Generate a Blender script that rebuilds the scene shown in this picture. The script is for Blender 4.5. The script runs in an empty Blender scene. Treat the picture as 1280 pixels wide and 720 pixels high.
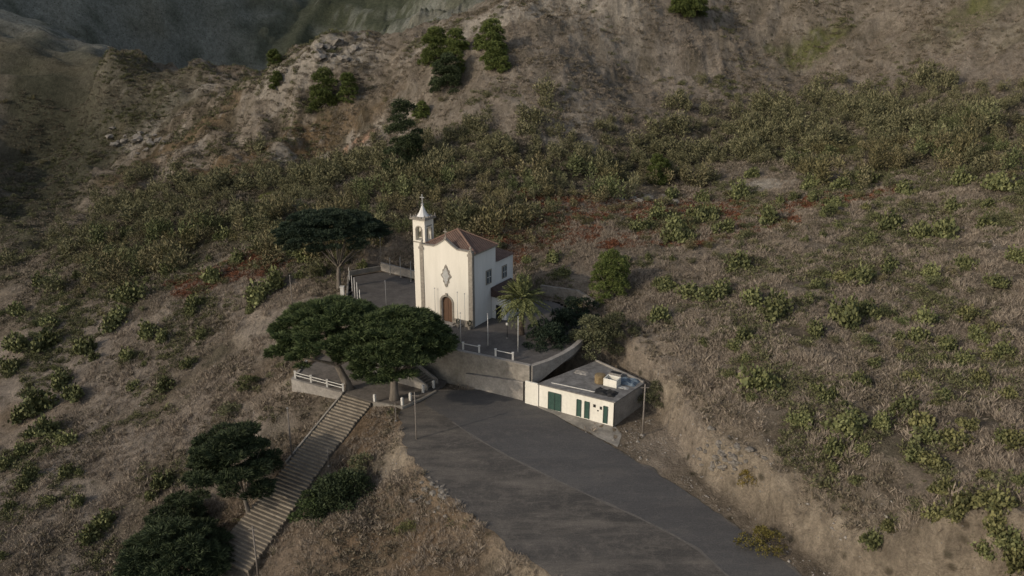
import bpy, math, random
import numpy as np
from mathutils import Vector, Matrix
R = math.radians
rng = np.random.default_rng(7)
random.seed(7)
scene = bpy.context.scene
COL = scene.collection
CZ, PIT, F = 44.0, R(18), 1000.0
CP, SP = math.cos(PIT), math.sin(PIT)

# ------------------------------------------------------------------ survey helpers (image point -> place in the world)
def ray(u, v):
    return ((u-640.0), F*CP+(360.0-v)*SP, -F*SP+(360.0-v)*CP)
def atz(u, v, z):
    d = ray(u, v); t = (z-CZ)/d[2]; return (d[0]*t, d[1]*t, z)
def atY(u, v, Y):
    d = ray(u, v); t = Y/d[1]; return (d[0]*t, Y, CZ+d[2]*t)
ZR0, ZRS = -4.9, 0.035
def zroad(x, y): return ZR0-ZRS*(103.0-y)
def onroad(u, v):
    d = ray(u, v); t = (ZR0-ZRS*103.0-CZ)/(d[2]-ZRS*d[1]); return (d[0]*t, d[1]*t)

# ------------------------------------------------------------------ noise
def _h(ix, iy, s):
    n = (ix.astype(np.int64)*374761393+iy.astype(np.int64)*668265263+s*982451653) & 0xffffffff
    n = ((n ^ (n >> 13))*1274126177) & 0xffffffff
    n = n ^ (n >> 16)
    return (n & 0xffff)/65535.0
def vn(x, y, s=0):
    x = np.asarray(x, float); y = np.asarray(y, float)
    ix = np.floor(x); iy = np.floor(y); fx = x-ix; fy = y-iy
    g = lambda a, b: _h(ix+a, iy+b, s)*2*np.pi
    def gd(a, b):
        t = g(a, b); return np.cos(t)*(fx-a)+np.sin(t)*(fy-b)
    u = fx*fx*fx*(fx*(fx*6-15)+10); w = fy*fy*fy*(fy*(fy*6-15)+10)
    return ((gd(0,0)*(1-u)+gd(1,0)*u)*(1-w)+(gd(0,1)*(1-u)+gd(1,1)*u)*w)*1.5
def fbm(x, y, sc, o=4, s=0, g=0.5):
    r = 0; a = 1.0; f = 1.0/sc; t = 0
    for i in range(o):
        r = r+a*vn(x*f, y*f, s+i*17); t += a; a *= g; f *= 2.03
    return r/t
def ridged(x, y, sc, o=4, s=0):
    r = 0; a = 1.0; f = 1.0/sc; t = 0
    for i in range(o):
        r = r+a*(1-np.abs(vn(x*f, y*f, s+i*13))*2); t += a; a *= .5; f *= 2.07
    return r/t
def sstep(a, b, x):
    t = np.clip((x-a)/(b-a), 0, 1); return t*t*(3-2*t)
def sdist(poly, X, Y):
    X = np.asarray(X, float); Y = np.asarray(Y, float)
    d = np.full(X.shape, 1e9); ins = np.zeros(X.shape, bool); n = len(poly)
    for i in range(n):
        x0, y0 = poly[i][:2]; x1, y1 = poly[(i+1) % n][:2]
        ex, ey = x1-x0, y1-y0
        t = np.clip(((X-x0)*ex+(Y-y0)*ey)/(ex*ex+ey*ey+1e-9), 0, 1)
        d = np.minimum(d, (X-x0-t*ex)**2+(Y-y0-t*ey)**2)
        c = ((y0 > Y) != (y1 > Y)) & (X < ex*(Y-y0)/(ey+(1e-12 if ey == 0 else 0))+x0)
        ins ^= c
    d = np.sqrt(d)
    return np.where(ins, -d, d)

# ------------------------------------------------------------------ the shape of the land
A = []
for u, v, z in [(1280,720,5),(1280,560,6),(1280,450,7.5),(1280,380,9),(1280,300,13),(1280,220,18),(1280,150,25),(1280,80,35.5),
                (1150,640,2.5),(1150,560,4),(1150,450,5.5),(1150,380,7.2),(1150,300,10.5),(1150,220,16),
                (1000,640,-2.5),(1000,560,1.5),(1000,450,4),(1000,380,6),(1000,300,9),(1000,220,14),(1000,150,22),(1000,80,34),
                (1045,720,-4),(1110,720,0.5),(900,480,1.2),(905,560,-.9),(950,600,-1.0),(1000,665,-1.6),(830,430,1.5),(870,500,.1),(835,500,-.8),(878,545,-.8),
                (800,380,3),(800,320,6),(800,260,9.5),(800,200,14),(800,150,22),(800,80,34.5),
                (760,400,1.5),(700,380,.8),(640,330,3),(640,280,8),(640,230,12.5),(640,180,18),(640,120,28),(640,60,39),
                (480,335,1.5),(480,290,5.0),(480,230,10),(480,180,15),(480,120,26),(480,68,36.5),
                (410,385,-1.8),(340,400,-3.5),(340,340,-.5),(340,290,3),(340,230,7),(340,180,13),(340,130,22.5),(340,85,31.5),
                (200,500,-13),(200,430,-9.5),(200,370,-6),(200,310,-2.5),(200,250,2.5),(200,200,6),(200,150,13),(200,85,28.5),
                (50,500,-17),(50,430,-13.5),(50,370,-10.5),(50,310,-9),(50,260,-7),(50,215,-5),(90,170,4),(50,110,19.5),(50,50,37),(120,78,31),(165,80,30.5),(250,82,30.5),
                (0,720,-22),(150,720,-21),(0,640,-21),(150,640,-18.5),(300,610,-13.8),(330,530,-9.5),(200,570,-15),(370,500,-7),
                (300,500,-9.5),(300,450,-7),(360,440,-4.8),(300,720,-18.5),(450,720,-13.4),(560,720,-9),(500,640,-8.5),(420,620,-11.8),(400,560,-9.5),(470,560,-7.2)]:
    A.append(atz(u, v, z))
for u, v, Y in [(1280,0,226),(1000,0,258),(800,0,242),(640,15,236),(700,0,243),(560,40,242),(400,50,256)]:
    A.append(atY(u, v, Y))
A += [(-22,80,-10.3),(3,60,-9.5),(14,50,-9),(30,52,-6.5),(-60,60,-27),(0,0,-26),(60,0,-6),(-120,0,-45),(120,20,6),(0,-150,-60),(-200,80,-38),(-200,-150,-70),(200,-150,-10),
      (170,120,24),(200,220,62),(240,330,110),(130,330,88),(60,330,70),(-60,330,22),(-72,290,27),(-30,300,38),(0,300,44),(-20,380,50),(-110,420,8),(-160,480,4),(-230,600,10),
      (-170,330,10),(-195,205,18),(-235,185,30),(-215,250,22),(-160,140,-19),(-300,100,-30),(-400,0,-60),  # left hill out of view, added to throw shade into the valley
      (-250,460,40),(-330,470,66),(-420,470,84),(-330,560,110),(-420,640,150),(-250,620,80),
      (-90,560,38),(-20,560,96),(60,560,130),(-150,740,80),(0,900,190),(300,700,230),(-300,900,200),(-600,900,240),(600,500,200),(600,1200,320),(-600,1400,320),(0,1400,300),(-800,400,20),(900,0,60),(-900,-300,-80)]
A = np.array(A)
def tps_fit(P):
    n = len(P); X = P[:, :2]/100.0
    D = np.sqrt(((X[:, None]-X[None])**2).sum(-1))
    K = np.where(D > 0, D*D*np.log(D+1e-12), 0)+np.eye(n)*2e-4
    Q = np.c_[np.ones(n), X]
    M = np.zeros((n+3, n+3)); M[:n, :n] = K; M[:n, n:] = Q; M[n:, :n] = Q.T
    return X, np.linalg.solve(M, np.r_[P[:, 2], 0, 0, 0])
TX, TW = tps_fit(A)
def tps(x, y):
    x = np.asarray(x, float)/100; y = np.asarray(y, float)/100
    r = TW[-3]+TW[-2]*x+TW[-1]*y
    for (a, b), w in zip(TX, TW):
        d2 = (x-a)**2+(y-b)**2+1e-12
        r = r+w*.5*d2*np.log(d2)
    return r

# local axes shared by church, terraces and the low building
AX = np.array([.862, -.508]); BX = np.array([.508, .862]); ROTZ = math.atan2(AX[1], AX[0])
CH = np.array([-6.04, 115.3])                        # front right corner of the church
def L2W(x, y, o=CH): return (o[0]+AX[0]*x+BX[0]*y, o[1]+AX[1]*x+BX[1]*y)

PLAZA = [(2.6,100.9),(-8.8,106.9),(-25.6,117.0),(-27.5,126.5),(-30.5,142.5),(-24.5,146.0),(-17.6,140.5),(-13,136),(-2,132),(8,128),(13,119),(11.5,112),(8.6,106.3),(5.0,102.4)]
PLAZA_IN = [(2.3,101.9),(-8.4,107.9),(-24.8,117.6),(-26.7,126.5),(-29.5,142.0),(-24.5,145.2),(-18,139.6),(-13,135.5),(-2,131.5),(7,127.5),(12,119),(10.6,112.3),(7.7,106.9),(4.4,103.2)]
TERR = [atz(367,474,-4.85)[:2], atz(430,491,-4.85)[:2], atz(467,503,-4.85)[:2], atz(503,509,-4.85)[:2], atz(524,500,-4.85)[:2], atz(545,489,-4.85)[:2], (-9.5,106.6),(-25.6,116.2),(-31,117.5)]
TERR = [tuple(map(float, p)) for p in TERR]
cT = np.mean(TERR, axis=0)
TERR_IN = [(cT[0]+(p[0]-cT[0])*.9, cT[1]+(p[1]-cT[1])*.86) for p in TERR]
TERR_IN[6] = (-9.0,107.6); TERR_IN[7] = (-25.0,117.2)
LOT = [onroad(*p) for p in [(541,487),(600,487),(657,500),(690,516),(709,527),(735,541),(762,556),(808,584),(857,613),(900,643),(960,686),(1010,726),(1075,775),(1170,850),
                            (800,850),(730,770),(695,722),(645,690),(600,655),(560,622),(525,588),(506,560),(499,535),(500,514),(524,500)]]
DIRTPAD = [onroad(*p) for p in [(640,492),(657,500),(735,541),(808,584),(900,643),(1010,726),(1170,850),(1260,850),(1042,720),(975,670),(905,622),(872,592),(850,560),(828,527),(800,497),(770,470),(700,465)]]
FRONT = [(-26.5,116.6),(-8.6,107.3),(2.6,101.3),(3.2,99.6),(-10,103.0),(-14,106),(-27,113)]
STAIR_TOP = np.array([-21.35,101.0]); SDIR = -BX
STEPS, TREAD, RISE, SW = 52, .47, .215, 5.0
def stair_z(s): return -4.9-s*(RISE/TREAD)

def H(x, y, detail=True):
    x = np.asarray(x, float); y = np.asarray(y, float)
    z = tps(x, y)
    dist = np.sqrt(x*x+y*y)
    big = sstep(150, 330, dist)
    n = fbm(x, y, 22, 4, 3)*(1.5+1.9*big)+fbm(x, y, 5, 4, 11)*(.55+.8*big)
    # gullies running down the slopes
    wx = x+fbm(x, y, 30, 3, 5)*14
    up = sstep(10, 30, z)
    n = n-(1-ridged(wx*1.0+y*.25, y*.32, 7, 4, 21))*(.40*up+.3)*(1+.25*big)+up*.2
    n = n+fbm(x, y, 1.9, 3, 81)*.32
    ul = sstep(-15, -60, x)*sstep(175, 215, y)*sstep(420, 340, y)
    n = n+(ridged(x*.8+y*.5, y*.9-x*.3, 20, 5, 27)-.55)*6.5*ul
    dg = (x*.45-y*.9); al = (x*.9+y*.45)/3.2
    n = n+(ridged(dg+fbm(x, y, 20, 2, 8)*6, al, 8.5, 5, 29)-.55)*2.3*sstep(13, 22, z)*(1-.5*ul)*sstep(400, 330, y)
    far = sstep(360, 480, dist)
    n = n+(ridged(x*.9+fbm(x, y, 90, 3, 6)*40, y*.5, 60, 5, 25)-.5)*16*far
    cliffy = ridged(x, y, 4.5, 4, 33)
    n = n+cliffy*.35*sstep(.1, .5, fbm(x, y, 40, 3, 41)+.25)
    if not detail: n = n*.0
    sp = sdist(PLAZA, x, y)
    sl = sdist(LOT, x, y); sd = sdist(DIRTPAD, x, y); st = sdist(TERR_IN, x, y)
    sT = sdist(TERR, x, y)
    rx = (x-STAIR_TOP[0])*SDIR[0]+(y-STAIR_TOP[1])*SDIR[1]
    lx = np.abs((x-STAIR_TOP[0])*AX[0]+(y-STAIR_TOP[1])*AX[1])
    calm = np.minimum.reduce([sp, sl, sd, sT])
    z = z+n*sstep(-.5, 7, calm)*sstep(2.6, 6, lx+100*(rx < -2)+100*(rx > 27))
    z = z*(1-sstep(4.5, 0, sp))+sstep(4.5, 0, sp)*0.0
    z = z-.5*sstep(0, -.2, sdist(PLAZA_IN, x, y))
    zr = zroad(x, y)
    rough = fbm(x, y, 1.6, 3, 71)*.12
    z = z+sstep(9, 2, sd)*(ridged(x+y*.3, y*.6-x*.3, 3.2, 4, 88)-.55)*1.3
    w = sstep(1.6+fbm(x, y, 5, 4, 9)*2.2, 0, sd)
    z = z*(1-w)+w*(zr+.03+rough*.8)
    w = sstep(1.4+fbm(x, y, 4, 3, 19)*.9, .1, sl)
    z = z*(1-w)+w*(zr-.07)
    w = np.maximum(sstep(.5, 0, st), sstep(.6, .1, sdist(FRONT, x, y)))
    z = z*(1-w)+w*(-5.25)
    w = sstep(2.0, 0, np.maximum(lx-SW/2-.1, 0))*(rx > .5)*(rx < 25.5)
    z = z*(1-w)+w*(stair_z(np.clip(rx, 0, 40))-.4*sstep(.25, -.1, lx-SW/2)-.05)
    return z

def axis(segs):
    out = [segs[0][0]]
    for a, b, s0, s1 in segs:
        p = a
        while p < b-1e-6:
            t = (p-a)/(b-a); p = min(b, p+s0*(1-t)+s1*t); out.append(p)
    return np.array(out)
xs = axis([(-2500,-900,400,120),(-900,-300,60,12),(-300,-120,8,1.6),(-120,-45,1.3,.55),(-45,60,.45,.45),(60,130,.55,1.2),(130,300,1.6,8),(300,2500,15,400)])
ys = axis([(-1500,-200,300,60),(-200,35,30,2),(35,140,.45,.45),(140,260,.55,1.1),(260,420,1.3,3),(420,1000,4,14),(1000,4500,40,500)])
GX, GY = np.meshgrid(xs, ys)
GZ = H(GX, GY)
def hz(x, y):
    x = np.atleast_1d(np.asarray(x, float)); y = np.atleast_1d(np.asarray(y, float))
    i = np.clip(np.searchsorted(xs, x)-1, 0, len(xs)-2); j = np.clip(np.searchsorted(ys, y)-1, 0, len(ys)-2)
    fx = (x-xs[i])/(xs[i+1]-xs[i]); fy = (y-ys[j])/(ys[j+1]-ys[j])
    return (GZ[j,i]*(1-fx)+GZ[j,i+1]*fx)*(1-fy)+(GZ[j+1,i]*(1-fx)+GZ[j+1,i+1]*fx)*fy
YY = np.r_[np.arange(42, 300, .35), np.arange(300, 1400, 2.0)]
def hit(u, v):
    d = ray(u, v); t = YY/d[1]; X = d[0]*t; Z = CZ+d[2]*t
    b = np.nonzero(hz(X, YY) >= Z)[0]
    k = b[0] if len(b) else len(YY)-1
    return (float(X[k]), float(YY[k]), float(hz(X[k], YY[k])[0]))
def hpoly(pts): return [hit(*p)[:2] for p in pts]
def proj(x, y, z):
    dy, dz = y, z-CZ
    dep = dy*CP-dz*SP; up = dy*SP+dz*CP
    return (640+F*x/dep, 360-F*up/dep, dep)

# ------------------------------------------------------------------ materials
def newmat(name):
    m = bpy.data.materials.new(name); m.use_nodes = True
    nt = m.node_tree; b = nt.nodes['Principled BSDF']; b.inputs['Specular IOR Level'].default_value = .25
    return m, nt, b
def N(nt, t, **kw):
    n = nt.nodes.new(t)
    for k, v in kw.items():
        if k in n.inputs.keys(): n.inputs[k].default_value = v
        else: setattr(n, k, v)
    return n
def mixc(nt, fac, a, b, mode='MIX'):
    n = nt.nodes.new('ShaderNodeMix'); n.data_type = 'RGBA'; n.blend_type = mode
    for s, v in ((n.inputs[0], fac), (n.inputs[6], a), (n.inputs[7], b)):
        if isinstance(v, (int, float)): s.default_value = v
        elif isinstance(v, tuple): s.default_value = (*v, 1) if len(v) == 3 else v
        else: nt.links.new(v, s)
    return n.outputs[2]
def ramp(nt, src, stops):
    n = nt.nodes.new('ShaderNodeValToRGB'); cr = n.color_ramp
    while len(cr.elements) > 1: cr.elements.remove(cr.elements[-1])
    for i, (p, c) in enumerate(stops):
        e = cr.elements[0] if i == 0 else cr.elements.new(p)
        e.position = p; e.color = (*c, 1) if isinstance(c, tuple) else (c, c, c, 1)
    nt.links.new(src, n.inputs[0]); return n.outputs[0]
def noise(nt, scale, detail=4, rough=.6, vec=None, dist=0):
    n = N(nt, 'ShaderNodeTexNoise'); n.inputs['Scale'].default_value = scale; n.inputs['Detail'].default_value = detail
    n.inputs['Roughness'].default_value = rough; n.inputs['Distortion'].default_value = dist
    if vec is None:
        vec = N(nt, 'ShaderNodeTexCoord').outputs['Object']
    nt.links.new(vec, n.inputs['Vector']); return n.outputs[0]
def bump(nt, b, src, strength, dist):
    n = N(nt, 'ShaderNodeBump'); n.inputs['Strength'].default_value = strength; n.inputs['Distance'].default_value = dist
    nt.links.new(src, n.inputs['Height']); nt.links.new(n.outputs[0], b.inputs['Normal'])
def surf(name, c1, c2, scale=1.5, rough=.85, bs=.3, bd=.03, streak=False, fine=8.0):
    m, nt, b = newmat(name)
    vec = N(nt, 'ShaderNodeTexCoord').outputs['Object']
    if streak:
        mp = N(nt, 'ShaderNodeMapping'); mp.inputs['Scale'].default_value = (1, 1, .18); nt.links.new(vec, mp.inputs[0]); v2 = mp.outputs[0]
    else: v2 = vec
    f = ramp(nt, noise(nt, scale, 6, .65, v2), [(.32, 0.0), (.68, 1.0)])
    c = mixc(nt, f, c1, c2)
    g = ramp(nt, noise(nt, fine, 3, .6, vec), [(.3, .93 if streak else .78), (.7, 1.04 if streak else 1.1)])
    c = mixc(nt, 1.0, c, g, 'MULTIPLY')
    nt.links.new(c, b.inputs['Base Color']); b.inputs['Roughness'].default_value = rough
    bump(nt, b, noise(nt, fine, 4, .6, vec), bs, bd)
    return m
def leafmat(name, c1, c2, obj_var=.25, rough=.65, tint=None):
    m, nt, b = newmat(name)
    g = N(nt, 'ShaderNodeNewGeometry'); oi = N(nt, 'ShaderNodeObjectInfo')
    c = mixc(nt, g.outputs['Random Per Island'], c1, c2)
    r = ramp(nt, oi.outputs['Random'], [(0, 1-obj_var), (1, 1+obj_var*.6)])
    c = mixc(nt, 1.0, c, r, 'MULTIPLY')
    if tint:
        mu = N(nt, 'ShaderNodeMath', operation='MULTIPLY'); mu.inputs[1].default_value = 37.7; nt.links.new(oi.outputs['Random'], mu.inputs[0])
        fr_ = N(nt, 'ShaderNodeMath', operation='FRACT'); nt.links.new(mu.outputs[0], fr_.inputs[0])
        c = mixc(nt, 1.0, c, ramp(nt, fr_.outputs[0], [(i/3, t) for i, t in enumerate(tint)]), 'MULTIPLY')
    nt.links.new(c, b.inputs['Base Color']); b.inputs['Roughness'].default_value = rough
    b.inputs['Specular IOR Level'].default_value = .15
    return m
def plain(name, c, rough=.7, metal=0, scale=6):
    return surf(name, tuple(k*.82 for k in c), tuple(min(1, k*1.1) for k in c), scale, rough, .15, .01)

M = {}
M['wall'] = surf('weathered cream plaster', (.64,.60,.51), (.76,.715,.62), .5, .9, .1, .01, True)
M['white'] = surf('white limewash', (.60,.59,.56), (.70,.69,.66), .6, .9, .1, .01, True)
M['bwall'] = surf('pale cream render', (.66,.63,.54), (.78,.75,.66), .7, .9, .04, .004, True, 2.5)
M['stone'] = surf('grey basalt trim', (.20,.175,.145), (.33,.30,.25), 2.2, .9, .4, .02)
M['conc'] = surf('stained concrete', (.17,.155,.13), (.34,.31,.265), .45, .95, .5, .04, False, 3)
M['conc2'] = surf('pale concrete', (.22,.20,.175), (.34,.315,.28), .6, .95, .4, .03, False, 4)
M['post'] = plain('white painted concrete', (.62,.60,.55))
M['wood'] = surf('brown door wood', (.095,.055,.035), (.15,.088,.055), 3, .6, .3, .02, True)
M['green'] = surf('green painted boards', (.028,.062,.05), (.045,.09,.07), 2, .6, .3, .02)
M['dark'] = plain('dark opening', (.02,.02,.02))
M['glass'] = plain('dark window glass', (.10,.12,.13), .25)
M['metal'] = plain('galvanised pole metal', (.34,.34,.33), .5)
M['wpole'] = plain('weathered timber pole', (.2,.175,.15))
M['bronze'] = plain('bell bronze', (.10,.09,.06), .5)
M['rust'] = surf('rusty yellow drum', (.15,.10,.05), (.26,.2,.11), 3, .8, .3, .02)
M['blue'] = plain('blue tarpaulin', (.11,.145,.18), .5)
M['roofsheet'] = surf('grey roofing felt', (.11,.103,.096), (.23,.22,.205), .9, .9, .5, .03, False, 2.5)
M['paving'] = surf('dark plaza paving', (.075,.068,.062), (.135,.122,.11), .5, .9, .4, .02, False, 3)
M['terrpave'] = surf('dusty terrace ground', (.10,.088,.076), (.19,.168,.145), .6, .95, .5, .03, False, 3)
M['step'] = surf('worn stone steps', (.15,.125,.095), (.29,.25,.195), .9, .95, .5, .03, False, 5)
M['bark'] = surf('grey brown bark', (.10,.085,.07), (.2,.175,.145), 3, .95, .6, .04, True)
M['palmbark'] = surf('palm bark', (.06,.045,.035), (.12,.09,.065), 6, .95, .8, .06)

# roof tiles : rows of curved tiles as wave bump and colour breakup
m, nt, b = newmat('clay roof tiles'); M['tile'] = m
vec = N(nt, 'ShaderNodeTexCoord').outputs['Object']
c = mixc(nt, ramp(nt, noise(nt, 1.6, 6, .7, vec), [(.3, 0.0), (.7, 1.0)]), (.07,.043,.035), (.15,.096,.076))
c = mixc(nt, ramp(nt, noise(nt, 5, 3, .6, vec), [(.45, 0.0), (.75, .6)]), c, (.13,.11,.085))
nt.links.new(c, b.inputs['Base Color']); b.inputs['Roughness'].default_value = .9
w = N(nt, 'ShaderNodeTexWave'); w.inputs['Scale'].default_value = 1.3; w.inputs['Distortion'].default_value = .6; w.bands_direction = 'DIAGONAL'
nt.links.new(vec, w.inputs['Vector']); bump(nt, b, w.outputs['Fac'], .7, .08)

# ground : per-vertex soil and plant cover colour broken up by fine noise
m, nt, b = newmat('dry hillside soil and grass'); M['ground'] = m
at = N(nt, 'ShaderNodeAttribute', attribute_name='cover')
vec = N(nt, 'ShaderNodeTexCoord').outputs['Object']
mp = N(nt, 'ShaderNodeMapping'); mp.inputs['Rotation'].default_value = (0, 0, R(25)); mp.inputs['Scale'].default_value = (1.0, .38, .5); nt.links.new(vec, mp.inputs[0])
n1 = noise(nt, 1.3, 8, .72, mp.outputs[0], .6)
n2 = noise(nt, .33, 6, .7, vec, .4)
n3 = noise(nt, 4.0, 5, .7, vec)
c = mixc(nt, 1.0, at.outputs['Color'], ramp(nt, n1, [(.30, .66), (.5, 1.0), (.72, 1.28)]), 'MULTIPLY')
c = mixc(nt, 1.0, c, ramp(nt, n2, [(.3, .62), (.55, 1.0), (.75, 1.3)]), 'MULTIPLY')
c = mixc(nt, 1.0, c, ramp(nt, n3, [(.3, .72), (.7, 1.22)]), 'MULTIPLY')
n4 = noise(nt, .75, 9, .78, vec, 1.5)
vo = N(nt, 'ShaderNodeTexVoronoi'); vo.inputs['Scale'].default_value = .55; nt.links.new(vec, vo.inputs['Vector'])
sp_ = ramp(nt, vo.outputs['Distance'], [(.12, 1.0), (.3, 0.0)])
rnd = N(nt, 'ShaderNodeSeparateColor'); nt.links.new(vo.outputs['Color'], rnd.inputs[0])
gate = ramp(nt, rnd.outputs[0], [(.55, 0.0), (.6, .7)])
gm = N(nt, 'ShaderNodeMath', operation='MULTIPLY'); nt.links.new(sp_, gm.inputs[0]); nt.links.new(gate, gm.inputs[1])
c = mixc(nt, gm.outputs[0], c, mixc(nt, rnd.outputs[1], (.035,.038,.022), (.075,.06,.04)))
nt.links.new(c, b.inputs['Base Color']); b.inputs['Roughness'].default_value = 1; b.inputs['Specular IOR Level'].default_value = .05
ad = N(nt, 'ShaderNodeMath', operation='MULTIPLY_ADD'); nt.links.new(n1, ad.inputs[0]); ad.inputs[1].default_value = 2.5; nt.links.new(n3, ad.inputs[2])
ad2 = N(nt, 'ShaderNodeMath', operation='MULTIPLY_ADD'); nt.links.new(n4, ad2.inputs[0]); ad2.inputs[1].default_value = 4.0; nt.links.new(ad.outputs[0], ad2.inputs[2])
bump(nt, b, ad2.outputs[0], .9, .34)

# asphalt and gravel
def roadmat(name, c1, c2, dirt, thr):
    m, nt, b = newmat(name)
    vec = N(nt, 'ShaderNodeTexCoord').outputs['Object']
    mp = N(nt, 'ShaderNodeMapping'); mp.inputs['Rotation'].default_value = (0, 0, R(-52)); mp.inputs['Scale'].default_value = (.22, 1.0, 1); nt.links.new(vec, mp.inputs[0])
    c = mixc(nt, ramp(nt, noise(nt, .35, 7, .65, mp.outputs[0], .5), [(.3, 0.0), (.7, 1.0)]), c1, c2)
    c = mixc(nt, ramp(nt, noise(nt, .30, 8, .7, mp.outputs[0], .15), [(thr, 0.0), (thr+.22, .7)]), c, dirt)
    c = mixc(nt, ramp(nt, noise(nt, .55, 9, .78, vec, .1), [(thr+.02, 0.0), (thr+.2, .5)]), c, dirt)
    vc = N(nt, 'ShaderNodeTexVoronoi', feature='DISTANCE_TO_EDGE'); vc.inputs['Scale'].default_value = .28; wv = N(nt, 'ShaderNodeVectorMath', operation='ADD'); nz = N(nt, 'ShaderNodeTexNoise'); nz.inputs['Scale'].default_value = .8; nt.links.new(vec, nz.inputs['Vector']); nt.links.new(vec, wv.inputs[0]); nt.links.new(nz.outputs['Color'], wv.inputs[1]); nt.links.new(wv.outputs[0], vc.inputs['Vector'])
    c = mixc(nt, ramp(nt, vc.outputs['Distance'], [(.002, .22), (.007, 0.0)]), c, tuple(k*1.25 for k in dirt))
    c = mixc(nt, ramp(nt, noise(nt, 1.1, 7, .7, mp.outputs[0], .3), [(.54, 0.0), (.75, .5)]), c, dirt)
    c = mixc(nt, 1.0, c, ramp(nt, noise(nt, 6, 4, .8, vec), [(.3, .7), (.7, 1.25)]), 'MULTIPLY')
    nt.links.new(c, b.inputs['Base Color']); b.inputs['Roughness'].default_value = .9
    bump(nt, b, noise(nt, 5, 5, .7, vec), .5, .04)
    return m
M['road'] = roadmat('worn asphalt', (.066,.063,.061), (.088,.084,.08), (.13,.118,.104), .5)
M['lot'] = roadmat('dark gravel', (.052,.048,.043), (.086,.078,.069), (.18,.157,.13), .46)
M['pearleaf'] = leafmat('prickly pear pads', (.07,.082,.034), (.195,.20,.085), .3)
M['pearyellow'] = leafmat('yellowish prickly pear pads', (.085,.09,.036), (.21,.20,.085), .25)
M['bushleaf'] = leafmat('grey olive foliage', (.06,.065,.034), (.17,.17,.09), .35)
M['beltleaf'] = leafmat('grey olive foliage of the belt', (.045,.05,.026), (.24,.22,.135), .3, .8, ((.72,.88,.62),(1.0,1.03,.92),(1.18,1.08,.98),(.9,.86,.66)))
M['pineleaf'] = leafmat('bright pine needles', (.05,.07,.022), (.15,.175,.05), .2)
M['cypleaf'] = leafmat('dark cypress foliage', (.028,.042,.018), (.105,.135,.05), .1)
M['cypdark'] = leafmat('shaded cypress foliage', (.02,.03,.016), (.075,.095,.042), .1)  # darker copy of cypleaf with shade put into the leaf colour
M['darkleaf'] = leafmat('very dark umbrella foliage', (.018,.03,.02), (.042,.058,.032), .15)
M['palmleaf'] = leafmat('palm fronds', (.085,.10,.038), (.22,.225,.09), .1)
M['greenscrub'] = leafmat('mixed green scrub', (.06,.064,.032), (.185,.18,.09), 0, .9)
M['grass'] = leafmat('dry straw grass', (.185,.15,.115), (.35,.295,.23), 0, .9)
M['scrub'] = leafmat('low brown scrub', (.10,.088,.06), (.21,.175,.125), 0, .9)
M['redscrub'] = leafmat('rust red ground plants', (.12,.045,.026), (.26,.12,.065), 0, .9)
M['rock'] = surf('rough brown rock', (.14,.125,.105), (.27,.245,.21), 1.5, .95, .8, .1)

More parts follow.
